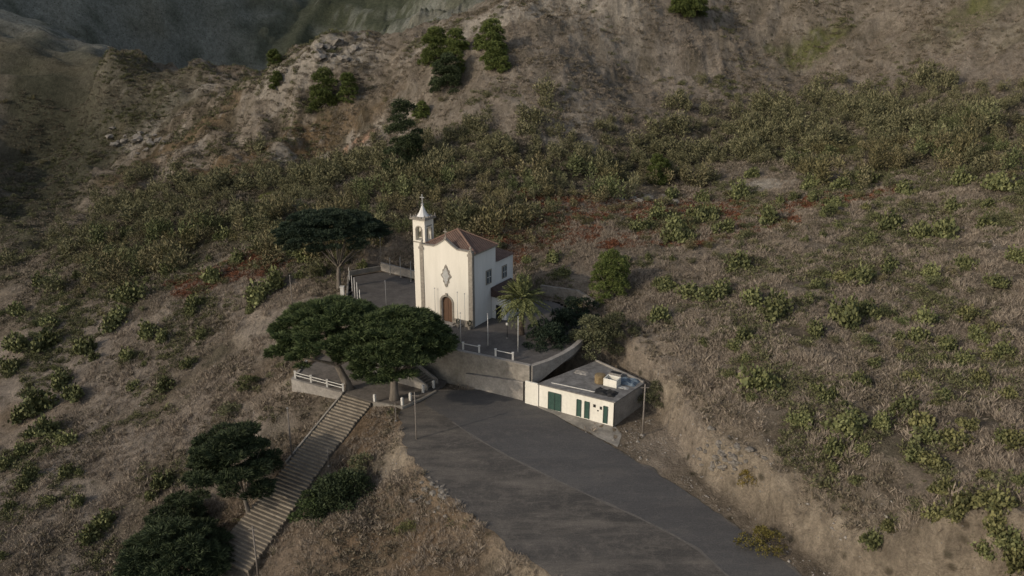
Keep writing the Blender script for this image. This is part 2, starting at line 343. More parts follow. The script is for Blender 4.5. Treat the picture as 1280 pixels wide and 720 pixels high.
# ------------------------------------------------------------------ mesh building
def tag(o, label=None, cat=None, group=None, kind=None):
    if label: o['label'] = label
    if cat: o['category'] = cat
    if group: o['group'] = group
    if kind: o['kind'] = kind
    return o
def link(name, me, mat=None, parent=None, loc=None):
    o = bpy.data.objects.new(name, me); COL.objects.link(o)
    if mat and me and not me.materials: me.materials.append(mat)
    if parent: o.parent = parent
    if loc is not None: o.location = loc
    return o
def empty(name, loc, rz=0):
    o = bpy.data.objects.new(name, None); COL.objects.link(o); o.location = loc; o.rotation_euler = (0, 0, rz); o.empty_display_size = .3
    return o
class MB:
    def __init__(s): s.v = []; s.f = []
    def add(s, vs, fs):
        k = len(s.v); s.v += [tuple(p) for p in vs]; s.f += [tuple(i+k for i in f) for f in fs]; return s
    def box(s, x0, x1, y0, y1, z0, z1):
        return s.add([(x0,y0,z0),(x1,y0,z0),(x1,y1,z0),(x0,y1,z0),(x0,y0,z1),(x1,y0,z1),(x1,y1,z1),(x0,y1,z1)],
                     [(0,3,2,1),(4,5,6,7),(0,1,5,4),(1,2,6,5),(2,3,7,6),(3,0,4,7)])
    def prism(s, poly, z0, z1, ztop=None):
        n = len(poly); zt = ztop or [z1]*n
        vs = [(p[0],p[1],z0) for p in poly]+[(p[0],p[1],zt[i]) for i, p in enumerate(poly)]
        return s.add(vs, [tuple(range(n))[::-1], tuple(range(n,2*n))]+[(i,(i+1)%n,n+(i+1)%n,n+i) for i in range(n)])
    def xz(s, poly, y0, y1):                        # outline in the xz plane pushed along y
        n = len(poly)
        vs = [(p[0],y0,p[1]) for p in poly]+[(p[0],y1,p[1]) for p in poly]
        return s.add(vs, [tuple(range(n)), tuple(range(n,2*n))[::-1]]+[(i,n+i,n+(i+1)%n,(i+1)%n) for i in range(n)])
    def bar(s, a, b, w, h=None):
        a = Vector(a); b = Vector(b); d = (b-a).normalized(); h = h or w
        sx = d.cross(Vector((0,0,1)))
        sx = sx.normalized() if sx.length > 1e-3 else Vector((1,0,0))
        sy = sx.cross(d).normalized()
        vs = [p+sx*i*w/2+sy*j*h/2 for p in (a, b) for i, j in ((-1,-1),(1,-1),(1,1),(-1,1))]
        return s.add(vs, [(0,1,2,3),(7,6,5,4),(0,4,5,1),(1,5,6,2),(2,6,7,3),(3,7,4,0)])
    def tube(s, path, rad, n=8, cap=True):
        k0 = []
        for i, p in enumerate(path):
            p = Vector(p); q = Vector(path[min(i+1, len(path)-1)]); r = Vector(path[max(i-1, 0)])
            d = (q-r).normalized(); sx = d.cross(Vector((.3,.9,.1))).normalized(); sy = sx.cross(d)
            k0.append([tuple(p+(sx*math.cos(2*math.pi*j/n)+sy*math.sin(2*math.pi*j/n))*rad[i]) for j in range(n)])
        vs = [v for r_ in k0 for v in r_]; fs = []
        for i in range(len(path)-1):
            for j in range(n):
                fs.append((i*n+j, i*n+(j+1)%n, (i+1)*n+(j+1)%n, (i+1)*n+j))
        if cap: fs += [tuple(range(n))[::-1], tuple(range((len(path)-1)*n, len(path)*n))]
        return s.add(vs, fs)
    def lathe(s, prof, c=(0,0), n=16):
        vs = [(c[0]+r*math.cos(2*math.pi*j/n), c[1]+r*math.sin(2*math.pi*j/n), z) for r, z in prof for j in range(n)]
        fs = [(i*n+j, i*n+(j+1)%n, (i+1)*n+(j+1)%n, (i+1)*n+j) for i in range(len(prof)-1) for j in range(n)]
        return s.add(vs, fs+[tuple(range(n))[::-1], tuple(range((len(prof)-1)*n, len(prof)*n))])
    def mesh(s, name, smooth=False):
        me = bpy.data.meshes.new(name); me.from_pydata(s.v, [], s.f); me.update()
        if smooth: me.polygons.foreach_set('use_smooth', [True]*len(me.polygons))
        return me
    def build(s, name, mat, parent=None, loc=None, smooth=False): return link(name, s.mesh(name, smooth), mat, parent, loc)
def npmesh(name, V, Fq, k=4):
    me = bpy.data.meshes.new(name); V = np.asarray(V, np.float32); Fq = np.asarray(Fq, np.int32)
    me.vertices.add(len(V)); me.vertices.foreach_set('co', V.ravel())
    me.loops.add(Fq.size); me.loops.foreach_set('vertex_index', Fq.ravel())
    me.polygons.add(len(Fq)); me.polygons.foreach_set('loop_start', np.arange(0, Fq.size, k, dtype=np.int32))
    me.update(calc_edges=True); return me
def norm(a): return a/(np.linalg.norm(a, axis=1, keepdims=True)+1e-9)
def leaves(C, D, L, W, taper=.25):
    """pointed leaf-sized faces: centres C, long directions D, lengths L, widths W"""
    n = len(C); D = norm(D); S = norm(np.cross(D, rng.normal(size=(n,3))))
    L = np.broadcast_to(L, (n,))[:, None]; W = np.broadcast_to(W, (n,))[:, None]
    a = C-D*L*.5; b = C+D*L*(.05)+S*W*.5; c = C+D*L*.5; d = C+D*L*(.05)-S*W*.5
    V = np.stack([a, b, c, d], 1).reshape(-1, 3)
    return V, np.arange(4*n).reshape(-1, 4)
def discs(C, Nn, U, L, W):
    """oval pads (six sided) facing Nn with the long side along U"""
    n = len(C); Nn = norm(Nn); U = norm(U-Nn*(U*Nn).sum(1, keepdims=True)); S = np.cross(Nn, U)
    V = []
    for t in range(6):
        a = t*math.pi/3
        V.append(C+U*(math.cos(a)*L*.5)[:, None]+S*(math.sin(a)*W*.5)[:, None] if hasattr(L, 'shape') else C+U*math.cos(a)*L*.5+S*math.sin(a)*W*.5)
    return np.stack(V, 1).reshape(-1, 3), np.arange(6*n).reshape(-1, 6)
def sph(n):
    return norm(rng.normal(size=(n, 3)))

# ------------------------------------------------------------------ ground sheet
def blob(u, v, rx, ry, rot=0):
    x, y, _ = hit(u, v); return x, y, rx, ry, R(rot)
def bl(X, Y, b):
    x, y, rx, ry, t = b; dx = X-x; dy = Y-y
    a = (dx*math.cos(t)+dy*math.sin(t))/rx; c = (-dx*math.sin(t)+dy*math.cos(t))/ry
    return np.sqrt(a*a+c*c)
WN = fbm(GX, GY, 14, 5, 51)
WN2 = fbm(GX, GY, 6, 4, 55)
WN3 = fbm(GX, GY, 45, 4, 57)
def colr(c): return np.array(c)[None, None, :]
cov = np.zeros(GX.shape+(3,))+colr((.20,.172,.14))
def paint(w, c, k=1.0):
    global cov
    w = (np.clip(w, 0, 1)*k)[..., None]; cov = cov*(1-w)+w*colr(c)
paint(sstep(-.1, .35, WN), (.25,.215,.178), .9)
paint(sstep(-.05, -.4, WN), (.14,.118,.092), .8)
paint(sstep(.1, .4, WN2+WN3*.4), (.115,.105,.078), .7)
paint(sstep(.15, .4, WN3), (.215,.165,.12), .6)
gy_, gx_ = np.gradient(GZ, ys, xs)
slope = np.sqrt(gx_**2+gy_**2)
paint(sstep(.75, 1.3, slope), (.26,.228,.19), .8)
PATH = hpoly([(452,372),(440,366),(395,372),(330,400),(290,425),(300,432),(345,412),(400,392),(445,392)])
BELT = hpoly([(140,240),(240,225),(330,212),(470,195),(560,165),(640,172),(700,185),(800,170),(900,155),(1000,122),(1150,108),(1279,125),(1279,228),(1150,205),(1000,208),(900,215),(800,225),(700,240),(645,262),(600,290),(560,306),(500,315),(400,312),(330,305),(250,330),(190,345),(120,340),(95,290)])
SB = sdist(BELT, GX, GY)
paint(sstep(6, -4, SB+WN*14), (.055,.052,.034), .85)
RED = [blob(800,262,22,7,0), blob(910,268,20,5,0), blob(680,290,14,6,0), blob(300,335,14,5,10), blob(870,290,16,5,0),blob(1000,255,18,4,0), blob(270,345,9,4,20)]
for r_ in RED: paint(sstep(1.25, .6, bl(GX, GY, r_)+WN2*.9), (.15,.06,.038), .85)
for r_ in [blob(210,185,26,16,25), blob(300,205,24,13,20), blob(400,190,24,8,10), blob(170,160,24,10,0)]:
    paint(sstep(1.1, .5, bl(GX, GY, r_)+WN*1.0), (.17,.115,.06), .65)
for r_ in [blob(715,243,15,4,0), blob(358,247,10,6,0), blob(1055,190,18,4,0), blob(700,262,8,3,0), blob(1240,10,25,8), blob(1250,50,10,6), blob(1010,60,14,5)]:
    paint(sstep(1.1, .5, bl(GX, GY, r_)+WN2*.9), (.11,.125,.035), .8)
ROCK = [blob(405,62,18,9,0), blob(360,80,12,6,0), blob(640,12,22,8,0), blob(575,35,16,5,0), blob(440,182,17,4,0), blob(170,175,14,7,20), blob(350,195,6,3), blob(230,120,16,6,20),
        blob(780,55,14,16,60), blob(700,130,10,12,50), blob(800,250,10,3,0), blob(740,262,8,3,0), blob(945,235,9,3,0), blob(270,75,20,5,0), blob(370,255,5,3,0)]
for r_ in ROCK: paint(sstep(1.2, .7, bl(GX, GY, r_)+WN2*.9), (.36,.33,.29), .9)
paint(sstep(1.1, .5, bl(GX, GY, blob(445,180,7,3,0))+WN2*.5), (.36,.23,.16), .85)
UL = hpoly([(120,130),(240,90),(340,95),(520,120),(560,150),(450,190),(300,215),(150,235),(110,190)])
paint(sstep(4, -6, sdist(UL, GX, GY))*sstep(.68, .78, ridged(GX, GY*.6+GX*.2, 9, 5, 47)), (.33,.30,.265), .85)
paint(sstep(4, -6, sdist(UL, GX, GY))*sstep(.42, .3, ridged(GX, GY*.6+GX*.2, 9, 5, 47)), (.07,.06,.04), .7)
# pale eroded upper right hill
UH = hpoly([(560,150),(700,60),(840,5),(1279,5),(1279,110),(1000,100),(860,140),(700,165),(600,160)])
paint(sstep(8, -8, sdist(UH, GX, GY)+WN*10), (.255,.222,.19), .85)
paint(sstep(8, -8, sdist(UH, GX, GY))*sstep(.15, .4, WN2), (.10,.085,.06), .6)
# left valley ground: its shade and dark scrub painted into the colour
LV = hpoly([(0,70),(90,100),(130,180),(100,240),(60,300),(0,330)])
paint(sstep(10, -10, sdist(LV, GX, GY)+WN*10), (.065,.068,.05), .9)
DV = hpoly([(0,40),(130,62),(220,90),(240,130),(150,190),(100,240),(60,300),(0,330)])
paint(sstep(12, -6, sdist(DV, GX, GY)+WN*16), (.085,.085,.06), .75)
# far slopes
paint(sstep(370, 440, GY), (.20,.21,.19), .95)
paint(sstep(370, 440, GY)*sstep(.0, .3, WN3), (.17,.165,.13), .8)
# bare earth : cut bank, path, clearing
sdp = sdist(DIRTPAD, GX, GY); slt = sdist(LOT, GX, GY)
paint(sstep(5.0, 1.5, np.minimum(sdp, slt*1.2)+WN2*2)*sstep(100, 99, GY-GX*.25), (.37,.315,.25), .95)
paint(sstep(1.0, -.3, sdp+WN2), (.22,.185,.148), .9)
for r_ in [blob(830,450,6,4.5,0), blob(350,400,12,2.6,-30), blob(420,385,6,2.6,-20), blob(810,430,5,3,0), blob(330,500,6,3,10),blob(300,395,8,2,-35), blob(850,560,5,6,0), blob(330,425,5,2.5,-40)]:
    paint(sstep(1.2, .6, bl(GX, GY, r_)+WN2*.6), (.34,.29,.24), .9)
# dusty orange slope around and below the stairs
for r_ in [blob(430,540,8,5), blob(470,540,5,4), blob(560,690,10,6), blob(330,620,6,6), blob(500,650,8,6), blob(390,690,8,5)]:
    paint(sstep(1.3, .6, bl(GX, GY, r_)+WN2*.8), (.21,.15,.10), .55)
paint(sstep(1.5, -.5, sdist(PATH, GX, GY)+WN2*1.5), (.30,.26,.215), .95)
# wiry dark growth and erosion streaks on the big upper slopes
ER = ridged(GX+WN*10, GY*.55+GX*.35, 6, 4, 44)
paint(sstep(14, 22, GZ)*sstep(360, 300, GY)*sstep(.62, .8, ER), (.29,.262,.228), .5)
paint(sstep(14, 22, GZ)*sstep(360, 300, GY)*sstep(.40, .2, ER), (.14,.122,.095), .45)
paint(sstep(480, 540, GY)*sstep(-230, -150, GX), (.06,.07,.042), .85)
paint(sstep(-15, -45, GX)*sstep(165, 140, GY)*sstep(-.35, .25, WN), (.285,.25,.222), .7)
STR = vn(GZ*.11+WN3*2.2+GX*.004, GX*.012+GY*.004, 5)
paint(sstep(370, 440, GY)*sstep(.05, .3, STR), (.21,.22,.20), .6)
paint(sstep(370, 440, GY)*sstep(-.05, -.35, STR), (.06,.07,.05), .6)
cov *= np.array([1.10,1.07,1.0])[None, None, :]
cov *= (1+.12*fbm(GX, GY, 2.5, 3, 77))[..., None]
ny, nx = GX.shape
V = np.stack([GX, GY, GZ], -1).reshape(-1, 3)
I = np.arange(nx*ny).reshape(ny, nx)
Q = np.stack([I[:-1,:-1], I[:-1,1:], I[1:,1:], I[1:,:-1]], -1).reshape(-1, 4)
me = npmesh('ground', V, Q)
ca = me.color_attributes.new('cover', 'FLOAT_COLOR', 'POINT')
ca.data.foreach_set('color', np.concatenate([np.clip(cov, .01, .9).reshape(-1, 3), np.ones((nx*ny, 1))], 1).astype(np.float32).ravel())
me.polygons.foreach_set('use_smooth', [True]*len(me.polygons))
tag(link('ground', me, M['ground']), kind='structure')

# ------------------------------------------------------------------ roads, plaza, terrace
def wobble(poly, amp=.35, step=1.0, seed=0, skip=()):
    out = []; n = len(poly)
    for i in range(n):
        a = np.array(poly[i][:2]); b_ = np.array(poly[(i+1) % n][:2]); L = np.linalg.norm(b_-a); k = max(1, int(L/step))
        nrm = np.array([-(b_-a)[1], (b_-a)[0]])/max(L, 1e-6)
        for j in range(k):
            p = a+(b_-a)*j/k
            q = 0 if i in skip else float(fbm(p[0]*1.0, p[1]*1.0, 2.5, 3, seed))*amp*2
            out.append(tuple(p+nrm*q))
    return out
def sheet(name, poly, mat, dz):
    me = bpy.data.meshes.new(name)
    me.from_pydata([(p[0], p[1], zroad(p[0], p[1])+dz) for p in poly], [], [tuple(range(len(poly)))]); me.update()
    if me.polygons[0].normal.z < 0: me.flip_normals()
    return tag(link(name, me, mat), kind='structure')
sheet('parking_lot', wobble(LOT, .55, .6, 4, (0, 1, 2)), M['lot'], 0)
ROAD = [onroad(*p) for p in [(541,488),(600,488),(657,501),(690,517),(709,528),(735,542),(762,557),(808,585),(857,614),(900,644),(960,687),(1010,727),(1075,776),(1170,849),
                             (1080,849),(990,780),(905,716),(873,687),(841,668),(795,645),(742,622),(693,599),(637,571),(591,545),(555,520),(530,505)]]
sheet('road', wobble(ROAD, .22, .8, 6, (0, 1)), M['road'], .006)
sheet('forecourt', wobble([onroad(*p) for p in [(657,500),(766,530),(778,543),(772,559),(735,540),(709,527),(675,510)]], .15, .8, 8), M['conc'], .05)
o = MB().prism(PLAZA[::-1], -1.2, 0).build('plaza', M['paving']); tag(o, kind='structure')
o = MB().prism(TERR[::-1], -5.6, -4.85).build('terrace', M['terrpave']); tag(o, kind='structure')

# pale dirt band along the seam between asphalt and gravel
seam = [onroad(*p) for p in [(565,527),(591,545),(637,571),(693,599),(742,622),(795,645),(841,668),(873,687),(905,716),(990,780)]]
up_ = [(p[0]+.12+.08*math.sin(i*2.1), p[1]+.05) for i, p in enumerate(seam)]
dn_ = [(p[0]-.08, p[1]-.12-.08*math.sin(i*1.3)) for i, p in enumerate(seam)]
sheet('road_edge_strip', wobble(up_+dn_[::-1], .12, .5, 12), surf('pale dust', (.105,.096,.086), (.16,.145,.125), 1.5, .95), .012)

def wallrun(name, pts, th, z0, z1, mat, cap=None, label=None, cat='wall', group=None):
    root = empty(name, (pts[0][0], pts[0][1], z0 if not isinstance(z0, (list, tuple)) else z0[0])); o0 = Vector(root.location)
    mb = MB(); mc = MB(); n = len(pts)
    zz0 = z0 if isinstance(z0, (list, tuple)) else [z0]*n; zz1 = z1 if isinstance(z1, (list, tuple)) else [z1]*n
    nr = []
    for i in range(n):
        a = Vector(pts[max(i-1, 0)][:2]); c_ = Vector(pts[min(i+1, n-1)][:2]); d = (c_-a).normalized(); nr.append(Vector((-d.y, d.x)))
    def strip(mb, t0, t1, za, zb):
        vs = []
        for i in range(n):
            p = Vector(pts[i][:2])
            for t, z in ((t0, za[i]), (t1, za[i]), (t1, zb[i]), (t0, zb[i])): vs.append((p.x+nr[i].x*t-o0.x, p.y+nr[i].y*t-o0.y, z-o0.z))
        fs = [(0,3,2,1), tuple(4*(n-1)+k for k in (0,1,2,3))]
        for i in range(n-1):
            for k in range(4): fs.append((4*i+k, 4*i+(k+1) % 4, 4*i+4+(k+1) % 4, 4*i+4+k))
        mb.add(vs, fs)
    strip(mb, -th/2, th/2, zz0, zz1)
    mb.build('wall_face', mat, root)
    if cap:
        strip(mc, -th/2-.05, th/2+.05, [z+.003 for z in zz1], [z+.12 for z in zz1]); mc.build('coping', cap, root)
    tag(root, label, cat, group); return root
w0 = L2W
wallrun('retaining_wall', [(2.5,100.65),(-3,103.7),(-8.9,106.65),(-17,111.5),(-25.8,116.8)], .5, -6, .12, M['conc'], M['conc2'], 'tall stained concrete retaining wall below the front edge of the church plaza')
wallrun('retaining_wall', [(1.6,100.55),(-3.6,103.3),(-6.6,104.95)], .35, -6, [-2.2,-2.6,-2.9], M['conc2'], None, 'low pale concrete wall tier set against the foot of the tall stained wall')
wallrun('stone_parapet', [(2.6,100.7),(5.0,102.2),(6.9,104.0),(8.6,106.1),(10.2,109.0)], .7, [-3,-1.6,-.8,-.4,0], [.15,.35,.5,.65,.8], M['conc2'], None, 'pale curved stone parapet climbing away from the corner of the church plaza')
t0, t1, t2, t3, t4, t5 = TERR[0], TERR[1], TERR[2], TERR[3], TERR[4], TERR[5]
wallrun('retaining_wall', [(-31.5,117.2),(t0[0]-.1,t0[1]-.2),(t1[0]-.1,t1[1]-.2)], .4, [-7.5,-9,-9], -4.8, M['conc2'], M['conc2'], 'pale concrete retaining wall under the white railing of the tree terrace')
wallrun('kerb_wall', [t2, t3, t4, t5], .35, [-6.5,-6.5,-6,-5.6], -4.72, M['conc'], None, 'low concrete kerb along the terrace edge beside the road', 'kerb')
# yard walls left of the church
wallrun('yard_wall', [(-24.9,146.2),(-17.8,140.9),(-14.8,138.2)], .3, -.4, [1.5,1.4,1.3], M['conc2'], M['conc2'], 'long low pale wall at the back of the yard left of the church')
wallrun('yard_wall', [(-30.4,142.8),(-25.1,146.3)], .3, -.4, .9, M['conc'], None, 'short grey wall at the far left corner of the church yard')
wallrun('yard_wall', [(-27.6,126.0),(-30.5,142.4)], .3, -1.5, .35, M['conc'], None, 'low grey kerb wall under the row of fence posts')
wallrun('rubble_wall', [hit(628,362)[:2], hit(655,352)[:2], hit(690,356)[:2]] if False else [(5,131),(11,127.5),(14,122)], .5, 0, [2.0,2.2,1.8], M['rock'], None, 'rough rubble retaining wall in the shade behind the palm')

# side stairs climbing along the plaza wall
root = empty('stone_staircase', (-11.6,104.6,-4.85), math.atan2(.508, -.862)); mb = MB(); ms = MB()
nst = 20
for i in range(nst): mb.box(i*.44, nst*.44+.4, -1.1, 1.1, i*.24, (i+1)*.24)
mb.build('steps', M['step'], root)
for y in (1.1, -1.35):
    ms = MB(); ms.xz([(-.3,-.3),(nst*.44+.4,-.3),(nst*.44+.4,5.5),(-.3,.75)], y, y+.25)
    ms.build('parapet', M['conc2'], root)
tag(root, 'stone staircase with slanting parapets climbing from the road to the church plaza', 'stairs')

# long stairs descending from the tree terrace
root = empty('outdoor_stairs', (STAIR_TOP[0], STAIR_TOP[1], -4.9), math.atan2(SDIR[1], SDIR[0])); mb = MB(); mn = MB()
random.seed(3)
for i in range(STEPS):
    z1 = -i*RISE; j = random.uniform(-.03, .03); wv = .0
    x0 = i*TREAD
    e0 = SW/2+random.uniform(-.1, .1)-.05; e1 = SW/2+random.uniform(-.15, .15)+.035*max(0, i-18)*(1+.1*random.random())
    mb.box(x0-.1, x0+TREAD-.1, -e0, e1, z1-1.0, z1+random.uniform(-.01, .01))
    mn.box(x0+TREAD-.1+.002, x0+TREAD+.02+j*.5, -e0-.02, e1+.02, z1-.3, z1+.025+j*.3)
mb.build('treads', surf('dark worn treads', (.12,.105,.085), (.19,.165,.13), .8, .95, .5, .03), root); mn.build('stone_nosing', M['step'], root)
tag(root, 'long flight of worn stone steps descending from the tree terrace', 'stairs')
for s_, lab in ((1, 'thin low kerb along the upper left side of the long steps'),):
    mb = MB(); off = s_*(SW/2+.32)*-1
    L_ = 24 if s_ < 0 else 11.5
    a = (STAIR_TOP[0]+AX[0]*off, STAIR_TOP[1]+AX[1]*off)
    r2 = empty('stair_kerb', (a[0], a[1], -4.9), math.atan2(SDIR[1], SDIR[0]))
    sl_ = RISE/TREAD
    mb = MB(); mb.xz([(0,-1),(L_,-1-L_*sl_),(L_,.2-L_*sl_),(0,.2)], -.12, .12)
    mb.build('kerb', M['conc'], r2); tag(r2, lab, 'kerb')

# ------------------------------------------------------------------ church
ch = empty('church', (CH[0], CH[1], 0), ROTZ)
tag(ch, 'white chapel with cream front, tiled hipped roof and slim bell tower', 'church')
W0 = -9.6; ZT = 12.05
def gable(x0, x1, zs, zp, n=12):
    """outline of the curved front gable from left to right"""
    pts = [(x0, zs)]; cx = (x0+x1)/2; hw = (x1-x0)/2
    flat = .42
    pts.append((x0+hw*(1-flat)*.95, zs+.05))
    for i in range(n+1):
        t = i/n; x = cx-hw*flat+2*hw*flat*t; q = 1-abs(2*t-1)
        pts.append((x, zs+.15+(zp-zs-.15)*(q**1.15)))
    pts.append((x1-hw*(1-flat)*.95, zs+.05)); pts.append((x1, zs))
    return pts
gp = gable(W0, 0, ZT, 13.45)
# body : front wall slab with door opening cut as outline pieces
dx0, dx1, dz = -5.75, -3.75, 3.35
cx = (dx0+dx1)/2; hw = (dx1-dx0)/2
arch = [(cx-hw*math.cos(math.pi*i/10), dz+hw*math.sin(math.pi*i/10)) for i in range(11)]   # left -> right
outer = [(W0,-.5)]+[(dx0,-.5)]+arch+[(dx1,-.5),(0,-.5)]+gp[::-1]
mb = MB()
mid = len(gp)//2
topc = gp[mid]
# split front outline in a left and a right half so that each is a simple polygon
La = [(W0,-.5),(dx0,-.5)]+arch[:6]+[(cx, topc[1])]+[p for p in gp[::-1] if p[0] < cx-.01]
Ra = [(dx1,-.5),(0,-.5)]+[p for p in gp[::-1] if p[0] > cx+.01]+[(cx, topc[1])]+arch[5:]
mb.xz(La, 0, .45); mb.xz(Ra, 0, .45)
fa = mb.build('facade', M['wall'], ch)
mb = MB().box(W0+.01, -.01, .452, 6.8, -.5, 11.75); mb.build('nave_wall', M['white'], ch)
mb = MB().box(-8.3, -.25, 6.803, 12.6, -.5, 8.9); mb.build('chancel_wall', M['white'], ch)
# roofs
rf = MB(); e = .35
P_ = [(W0-.1,.46,11.78),(e,.46,11.78),(e,7.1,11.78),(W0-e,7.1,11.78)]; ap = (-4.9,3.6,14.35)
rf.add([(p[0],p[1],p[2]) for p in P_]+[ap], [(0,1,4),(1,2,4),(2,3,4),(3,0,4),(3,2,1,0)])
roof = rf.build('roof', M['tile'], ch)
mb = MB()
for p in P_: mb.bar((p[0],p[1],p[2]+.08), (ap[0],ap[1],ap[2]+.08), .2, .14)
mb.build('ridge_tiles', surf('pale mortar ridge', (.20,.12,.085), (.3,.2,.15), 3, .9), roof)
mb = MB().box(.01, .28, .47, 7.0, 11.52, 11.77); mb.build('cornice', M['stone'], ch)
rf = MB(); rf.add([(-8.6,7.11,8.93),(.1,7.11,8.93),(.1,12.9,8.93),(-8.6,12.9,8.93),(-4.3,7.11,10.6),(-4.3,10.2,10.6)], [(1,2,5,4),(0,4,5,3),(2,3,5),(0,3,2,1),(0,1,4)])
rf.build('roof', M['tile'], ch)
# stone trim
mb = MB()
for i in range(len(gp)-1):
    a, b_ = gp[i], gp[i+1]; mb.bar((a[0],.2,a[1]+.1), (b_[0],.2,b_[1]+.1), .62, .17)
mb.build('gable_coping', M['stone'], ch)
mb = MB().box(-.62,.04,-.09,-.003,-.5,12.0); mb.box(.003,.12,-.09,.5,-.5,12.0); mb.box(-.75,.2,-.16,-.092,11.4,11.75); mb.build('pilaster', M['stone'], ch)
mb = MB().box(W0-.06,W0+.62,-.09,-.003,-.5,12.0); mb.box(W0-.2,W0+.75,-.16,-.092,11.4,11.75); mb.build('pilaster', M['stone'], ch)
mb = MB().box(W0+.63,dx0-.33,-.06,-.003,-.5,1.05); mb.build('plinth', M['stone'], ch); MB().box(dx1+.33,-.63,-.06,-.003,-.5,1.05).build('plinth', M['stone'], ch)
mb = MB().lathe([(.28,0),(.3,.15),(.12,.25),(.2,.5),(.05,.8)], (-.25,.1), 8)
for v in range(len(mb.v)): mb.v[v] = (mb.v[v][0], mb.v[v][1], mb.v[v][2]+12.2)
k = len(mb.v); mb.lathe([(.28,0),(.3,.15),(.12,.25),(.2,.5),(.05,.8)], (W0+.35,.1), 8)
for v in range(k, len(mb.v)): mb.v[v] = (mb.v[v][0], mb.v[v][1], mb.v[v][2]+12.2)
mb.build('finial', M['stone'], ch)
def cross(name, x, y, z, h, parent, mat):
    mb = MB().box(x-.06,x+.06,y-.05,y+.05,z,z+h); mb.box(x-h*.27,x-.062,y-.05,y+.05,z+h*.62,z+h*.62+.12); mb.box(x+.062,x+h*.27,y-.05,y+.05,z+h*.62,z+h*.62+.12)
    mb.box(x-.2,x+.2,y-.15,y+.15,z-.2,z-.002); return mb.build(name, mat, parent)
cross('gable_cross', cx-.1, .2, 13.75, 1.35, ch, M['stone'])
# door
mb = MB().xz([(dx0+.02,-.3)]+[(cx-(hw-.02)*math.cos(math.pi*i/10), dz+(hw-.02)*math.sin(math.pi*i/10)) for i in range(11)]+[(dx1-.02,-.3)], .3, .38)
dr = mb.build('door', M['wood'], ch)
mb = MB()
for x in (-5.5,-5.1,-4.4,-4.0): mb.box(x-.1,x+.1,.27,.298,.3,1.4); mb.box(x-.1,x+.1,.27,.298,1.7,3.2)
mb.box(cx-.04,cx+.04,.25,.298,0,4.3); mb.build('door_panel', M['wood'], dr)
mb = MB(); ri, ro = hw+.003, hw+.3
for i in range(14):
    a0, a1 = math.pi*i/14, math.pi*(i+1)/14
    mb.xz([(cx-ri*math.cos(a0),dz+ri*math.sin(a0)),(cx-ri*math.cos(a1),dz+ri*math.sin(a1)),(cx-ro*math.cos(a1),dz+ro*math.sin(a1)),(cx-ro*math.cos(a0),dz+ro*math.sin(a0))][::-1], -.1, -.003)
mb.box(dx0-.3,dx0-.003,-.1,-.003,-.4,dz); mb.box(dx1+.003,dx1+.3,-.1,-.003,-.4,dz); mb.box(cx-.18,cx+.18,-.2,-.103,dz+hw+.1,dz+hw+.6)
mb.build('door_surround', M['stone'], ch)
mb = MB().box(cx-1.9,cx+1.9,-1.3,-.11,-.1,.16); mb.box(cx-1.5,cx+1.5,-.85,-.11,.163,.32); mb.build('doorstep', M['conc2'], ch)
# shaped medallion window above the door
def med(s):
    q = [(0,-1.85),(.25,-1.6),(.3,-1.2),(.55,-1.0),(.5,-.55),(.9,-.1),(.95,.1),(.6,.45),(.62,.9),(.35,1.1),(.22,1.5),(0,1.8)]
    return [(cx+x*s, 7.75+z*s) for x, z in q]+[(cx-x*s, 7.75+z*s) for x, z in q[-2:0:-1]]
fr = MB().xz(med(1.0), -.12, -.003).build('medallion', M['stone'], ch)
MB().xz(med(.72), -.16, -.123).build('pale_panel', surf('pale mottled panel', (.36,.36,.34), (.47,.46,.43), 3, .9), fr)
# side windows
def win(y0, y1, z0, z1, x, par=ch):
    f = MB().box(x+.003,x+.07,y0-.22,y1+.22,z0-.22,z1+.22).build('window', M['stone'], par)
    MB().box(x+.073,x+.1,y0,y1,z0,z1).build('pane', M['glass'], f)
    MB().box(x+.103,x+.13,(y0+y1)/2-.04,(y0+y1)/2+.04,z0,z1).box(x+.103,x+.128,y0,(y0+y1)/2-.042,(z0+z1)/2-.04,(z0+z1)/2+.04).box(x+.103,x+.128,(y0+y1)/2+.042,y1,(z0+z1)/2-.04,(z0+z1)/2+.04).build('glazing_bar', M['post'], f)
win(4.1,5.3,6.1,8.0,-.01); win(9.3,10.4,5.7,7.4,-.25)
# annex
an = MB().box(.0+.002,2.7,5.6,11.2,-.5,3.6).build('annex_wall', M['white'], ch)
mb = MB().add([(.01,5.3,5.1),(3.05,5.3,3.75),(3.05,11.5,3.75),(.01,11.5,5.1),(.01,5.3,3.62),(3.05,5.3,3.62),(3.05,11.5,3.62),(.01,11.5,3.62)], [(0,1,2,3),(4,7,6,5),(0,4,5,1),(1,5,6,2),(2,6,7,3),(3,7,4,0)])
mb.build('annex_roof', surf('shaded annex tiles', (.05,.035,.03), (.10,.07,.058), 2, .9, .6, .05), ch)  # tile colour darkened to carry the shade on the annex roof
MB().box(.8,1.8,5.53,5.597,0,2.3).build('annex_door', M['dark'], ch)
MB().box(2.703,2.75,7.4,8.4,1.2,2.4).build('annex_window', M['glass'], ch)
